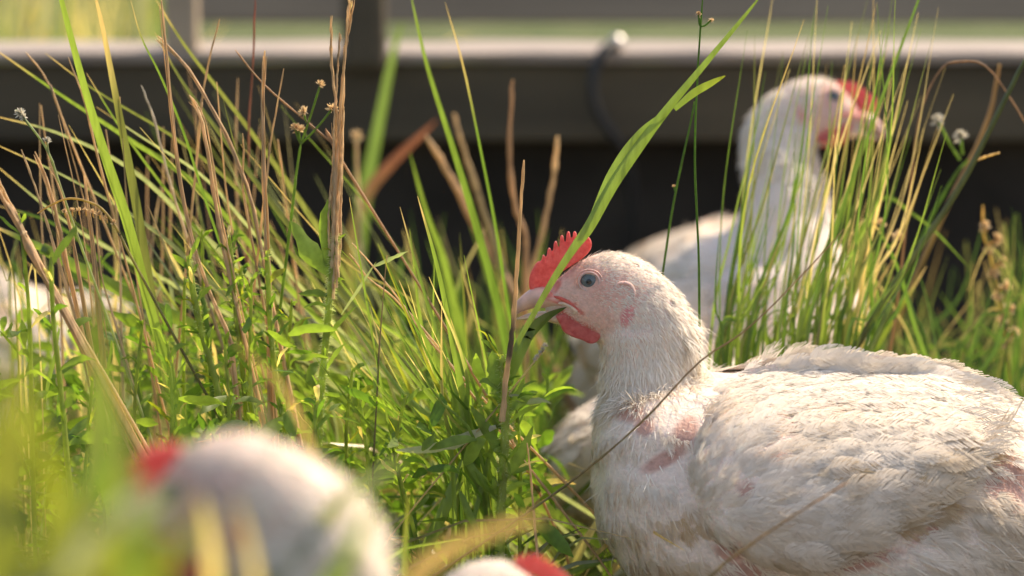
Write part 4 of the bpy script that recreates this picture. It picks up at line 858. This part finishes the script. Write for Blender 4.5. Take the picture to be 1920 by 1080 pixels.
tuft('grass_tussock', 'mass of pale slanting grass blades filling the left tangle', 'grass tuft', 100, (420, 860), (640, 900), (1.38, 1.62), lambda x0, r: (x0-r.uniform(130, 420), r.choice([r.uniform(150, 420), r.uniform(400, 720)], p=[.3, .7]), r.normal(0, .05)), (4, 10), ['o', 'v', 'G', 'g', 'o', 'G'], 53, brown=.4, bend=.06, group=TG)
tuft('grass_tussock', 'dry and green blades standing in the far left of the tangle', 'grass tuft', 50, (-60, 420), (560, 800), (1.34, 1.7), lambda x0, r: (x0-r.uniform(-40, 160), r.uniform(330, 640), 0), (4, 12), ['o', 'v', 's', 'g', 's', 'g'], 54, brown=.6, bend=.08, group=TG)
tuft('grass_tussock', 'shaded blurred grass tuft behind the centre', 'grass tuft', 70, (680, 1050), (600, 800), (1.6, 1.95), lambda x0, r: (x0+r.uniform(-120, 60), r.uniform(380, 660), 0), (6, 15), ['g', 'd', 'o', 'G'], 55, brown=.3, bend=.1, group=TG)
tuft('grass_tussock', 'tangled grass coloured dark for shade at the right edge before the shade sheet', 'grass tuft', 130, (1620, 1980), (660, 860), (1.48, 1.9), lambda x0, r: (x0+r.uniform(-120, 160), r.uniform(380, 700), 0), (4, 13), ['g', 'd', 'd', 'o', 'g'], 56, brown=.35, bend=.14, curl=.3, group=TG)  # dark greens put the deep shade of this edge into the blades
# ground cover
def cover(name, n, xr, yr, hr, wr, cols, seed, brown=.2, clear=True, label='tangle of short grass and moss covering the ground'):
    r = np.random.default_rng(seed); S = 8; Y = r.uniform(*yr, n); X = r.uniform(*xr, n)*Y; h = r.uniform(*hr, n)*(.5+.5*r.random(n))
    hens = [o for o in bpy.data.objects if o.name.startswith('hen')]; ok = np.ones(n, bool)
    for o in hens:
        dx, dy = X-o.location.x, Y-o.location.y; a = -o.rotation_euler.z; lx = dx*math.cos(a)-dy*math.sin(a); ly = dx*math.sin(a)+dy*math.cos(a); s_ = o.scale[0]
        ok &= ((lx/(.17*s_))**2+(ly/(.10*s_))**2) > 1
    X, Y, h = X[ok], Y[ok], h[ok]; n = len(X)
    az = r.random(n)*6.28; lean = np.abs(r.normal(.5, .45, n)); t = np.linspace(0, 1, S)[None, :]
    px = X[:, None]+np.cos(az)[:, None]*lean[:, None]*h[:, None]*t**1.7; py = Y[:, None]+np.sin(az)[:, None]*lean[:, None]*h[:, None]*t**1.7; pz = h[:, None]*np.sin(t*(1.1+.6*np.minimum(lean, 1.3))[:, None])*.95-.006
    Wd = r.uniform(*wr, n)[:, None]*np.minimum(1, (1-t)**.7*1.6)+.00008
    cc = np.array([colr(cols[k], r) for k in r.integers(0, len(cols), n)])[:, None]*np.ones((1, S, 1)); bz = (r.random(n) < brown)[:, None]*sstep(.3, 1, t); cc = cc+(np.array([.40, .29, .15])-cc)*bz[..., None]
    V, F, C = ribbons(np.stack([px, py, pz], -1), Wd, norm(np.stack([r.normal(0, 1, n), r.normal(0, 1, n)-.6, r.normal(.3, .5, n)], -1)), cc, .3)
    b = Bag(); b.add((V, F, C)); tag(b.build(name, M_GRASS), label, 'grass', None, 'stuff')
cover('grass_cover', 9000, (-.26, .26), (1.32, 2.4), (.05, .15), (.0008, .0024), ['g', 'd', 'G', 'o', 'G', 's'], 60)
cover('grass_cover', 1600, (-.27, .02), (1.15, 1.55), (.12, .22), (.001, .003), ['g', 'G', 'o', 'G', 'v', 's'], 61, brown=.3, label='taller mixed grass thicket at the left and centre')
cover('dry_litter', 2600, (-.26, .26), (1.2, 2.4), (.01, .05), (.0008, .002), ['s', 'b', 'b', 'r', 'o'], 62, brown=.5, label='fallen dry grass litter between the plants')
cover('pasture_grass', 5000, (-.3, .3), (2.8, 9), (.06, .2), (.003, .007), ['G', 'g', 'y', 's'], 63, brown=.3, label='sunlit pasture grass beyond the pen')
tuft('grass_tussock', 'tall pale grass standing beyond the pen at the top left', 'grass tuft', 160, (-120, 330), (130, 330), (3.2, 4.6), lambda x0, r: (x0+r.normal(0, 50), r.uniform(-180, 10), 0), (14, 30), ['G', 'v', 'y', 's', 'o'], 57, brown=.3, bend=.12, group=TG)
# low broad leaves in the thicket
def lowleaves():
    r = np.random.default_rng(70); f = Bag()
    for k in range(1100):
        Y = r.uniform(1.24, 1.6); x = r.uniform(-20, 1060); y = r.uniform(600, 1120) if x < 640 else r.uniform(720, 1120); p = W(x, y, Y)
        if p[2] < .01 or (x > 1040): continue
        d = r.normal(size=3)*np.array([1, .7, .7])+np.array([0, 0, .35]); f.add(leaf_geo(p, d, r.uniform(.010, .030), r.uniform(.0012, .0042), colr('G' if r.random() < .6 else 'g', r), r, droop=r.random()*.6, S=6))
    tag(f.build('ground_leaves', M_LEAF), 'small mixed leaves of clover and weeds woven through the grass', 'ground cover', None, 'stuff')
lowleaves()
# out of focus blades close to the camera
NB = [([(20, 1200), (30, 900), (70, 640)], .60, 95, 'y'), ([(150, 1200), (110, 950), (60, 760)], .55, 110, 'y'), ([(230, 1200), (205, 900), (170, 560)], .62, 60, 'G'), ([(330, 1200), (250, 950), (215, 650)], .60, 70, 'o'),
      ([(80, 1200), (130, 980), (240, 760)], .58, 70, 'G'), ([(500, 1200), (470, 1030), (440, 930)], .62, 24, 's'), ([(410, 1200), (395, 1010), (375, 930)], .62, 36, 's'), ([(560, 1200), (650, 1050), (700, 930)], .62, 50, 'G'),
      ([(300, 1200), (260, 1040), (340, 900)], .58, 60, 'G'), ([(-40, 1100), (10, 940), (40, 740)], .55, 150, 'y'), ([(200, 1250), (190, 1100), (215, 960)], .52, 120, 'y'), ([(450, 1200), (330, 760), (280, 560)], .80, 26, 'g'),
      ([(620, 1200), (560, 980), (470, 700)], .82, 22, 'v'), ([(700, 1180), (560, 780), (440, 640)], .85, 16, 'b'), ([(100, 1150), (170, 900), (185, 520)], .85, 34, 'o'), ([(720, 1200), (800, 1060), (950, 985), (1030, 975)], .70, 42, 'b'), ([(230, 980), (200, 800), (180, 640)], .9, 22, 'G'), ([(30, 1250), (80, 1080), (150, 930)], .54, 130, 'y'), ([(260, 1250), (300, 1080), (380, 960)], .56, 70, 'y'), ([(-30, 1250), (-10, 900), (25, 600)], .6, 70, 'y'), ([(520, 1080), (640, 940), (760, 860)], .72, 34, 'v')]
NL = ['yellow-green blurred blade at the left edge', 'widest yellow-green blurred blade in the bottom left corner', 'upright blurred green blade reaching above its neighbours', 'olive blurred blade beside the upright green one', 'blurred green blade leaning right at the lower left', 'blurred straw blade in front of the near hen, right one', 'blurred straw blade in front of the near hen, left one',
      'blurred green blade crossing the shoulder of the near hen', 'short blurred green blade below the comb of the near hen', 'blurred yellow blade half outside the left edge', 'very close lime blade at the bottom left', 'slim blurred green blade leaning left over the near comb', 'grey-green slim blurred blade above the near hen', 'brown slim blurred blade above the near hen', 'olive upright slim blade at the left, less blurred', 'brownish grey blurred blade bowing right at the bottom centre', 'slim green blurred blade rising at the left', 'wide lime blurred blade leaning right in the bottom left corner', 'lime blurred blade in front of the face of the near hen', 'tall yellowish blurred blade along the left edge', 'translucent grey blurred blade right of the near hen']
for (pts, Y, wv, c), lb in zip(NB, NL):
    thing('grass_plant', lb, 'grass blade', 'blurred blades close to the camera', [blade_geo(pts, Y, wv, c, c)], M_GRASS)
thing('pale_leaf', 'pale shiny leaf catching the light under the comb of the near hen', 'leaf', None, [blade_geo([(120, 1060), (190, 1000), (260, 965), (335, 930)], .54, 70, 'w', 'w', face=norm(np.array([.1, -.6, .9])))], M_LEAF)
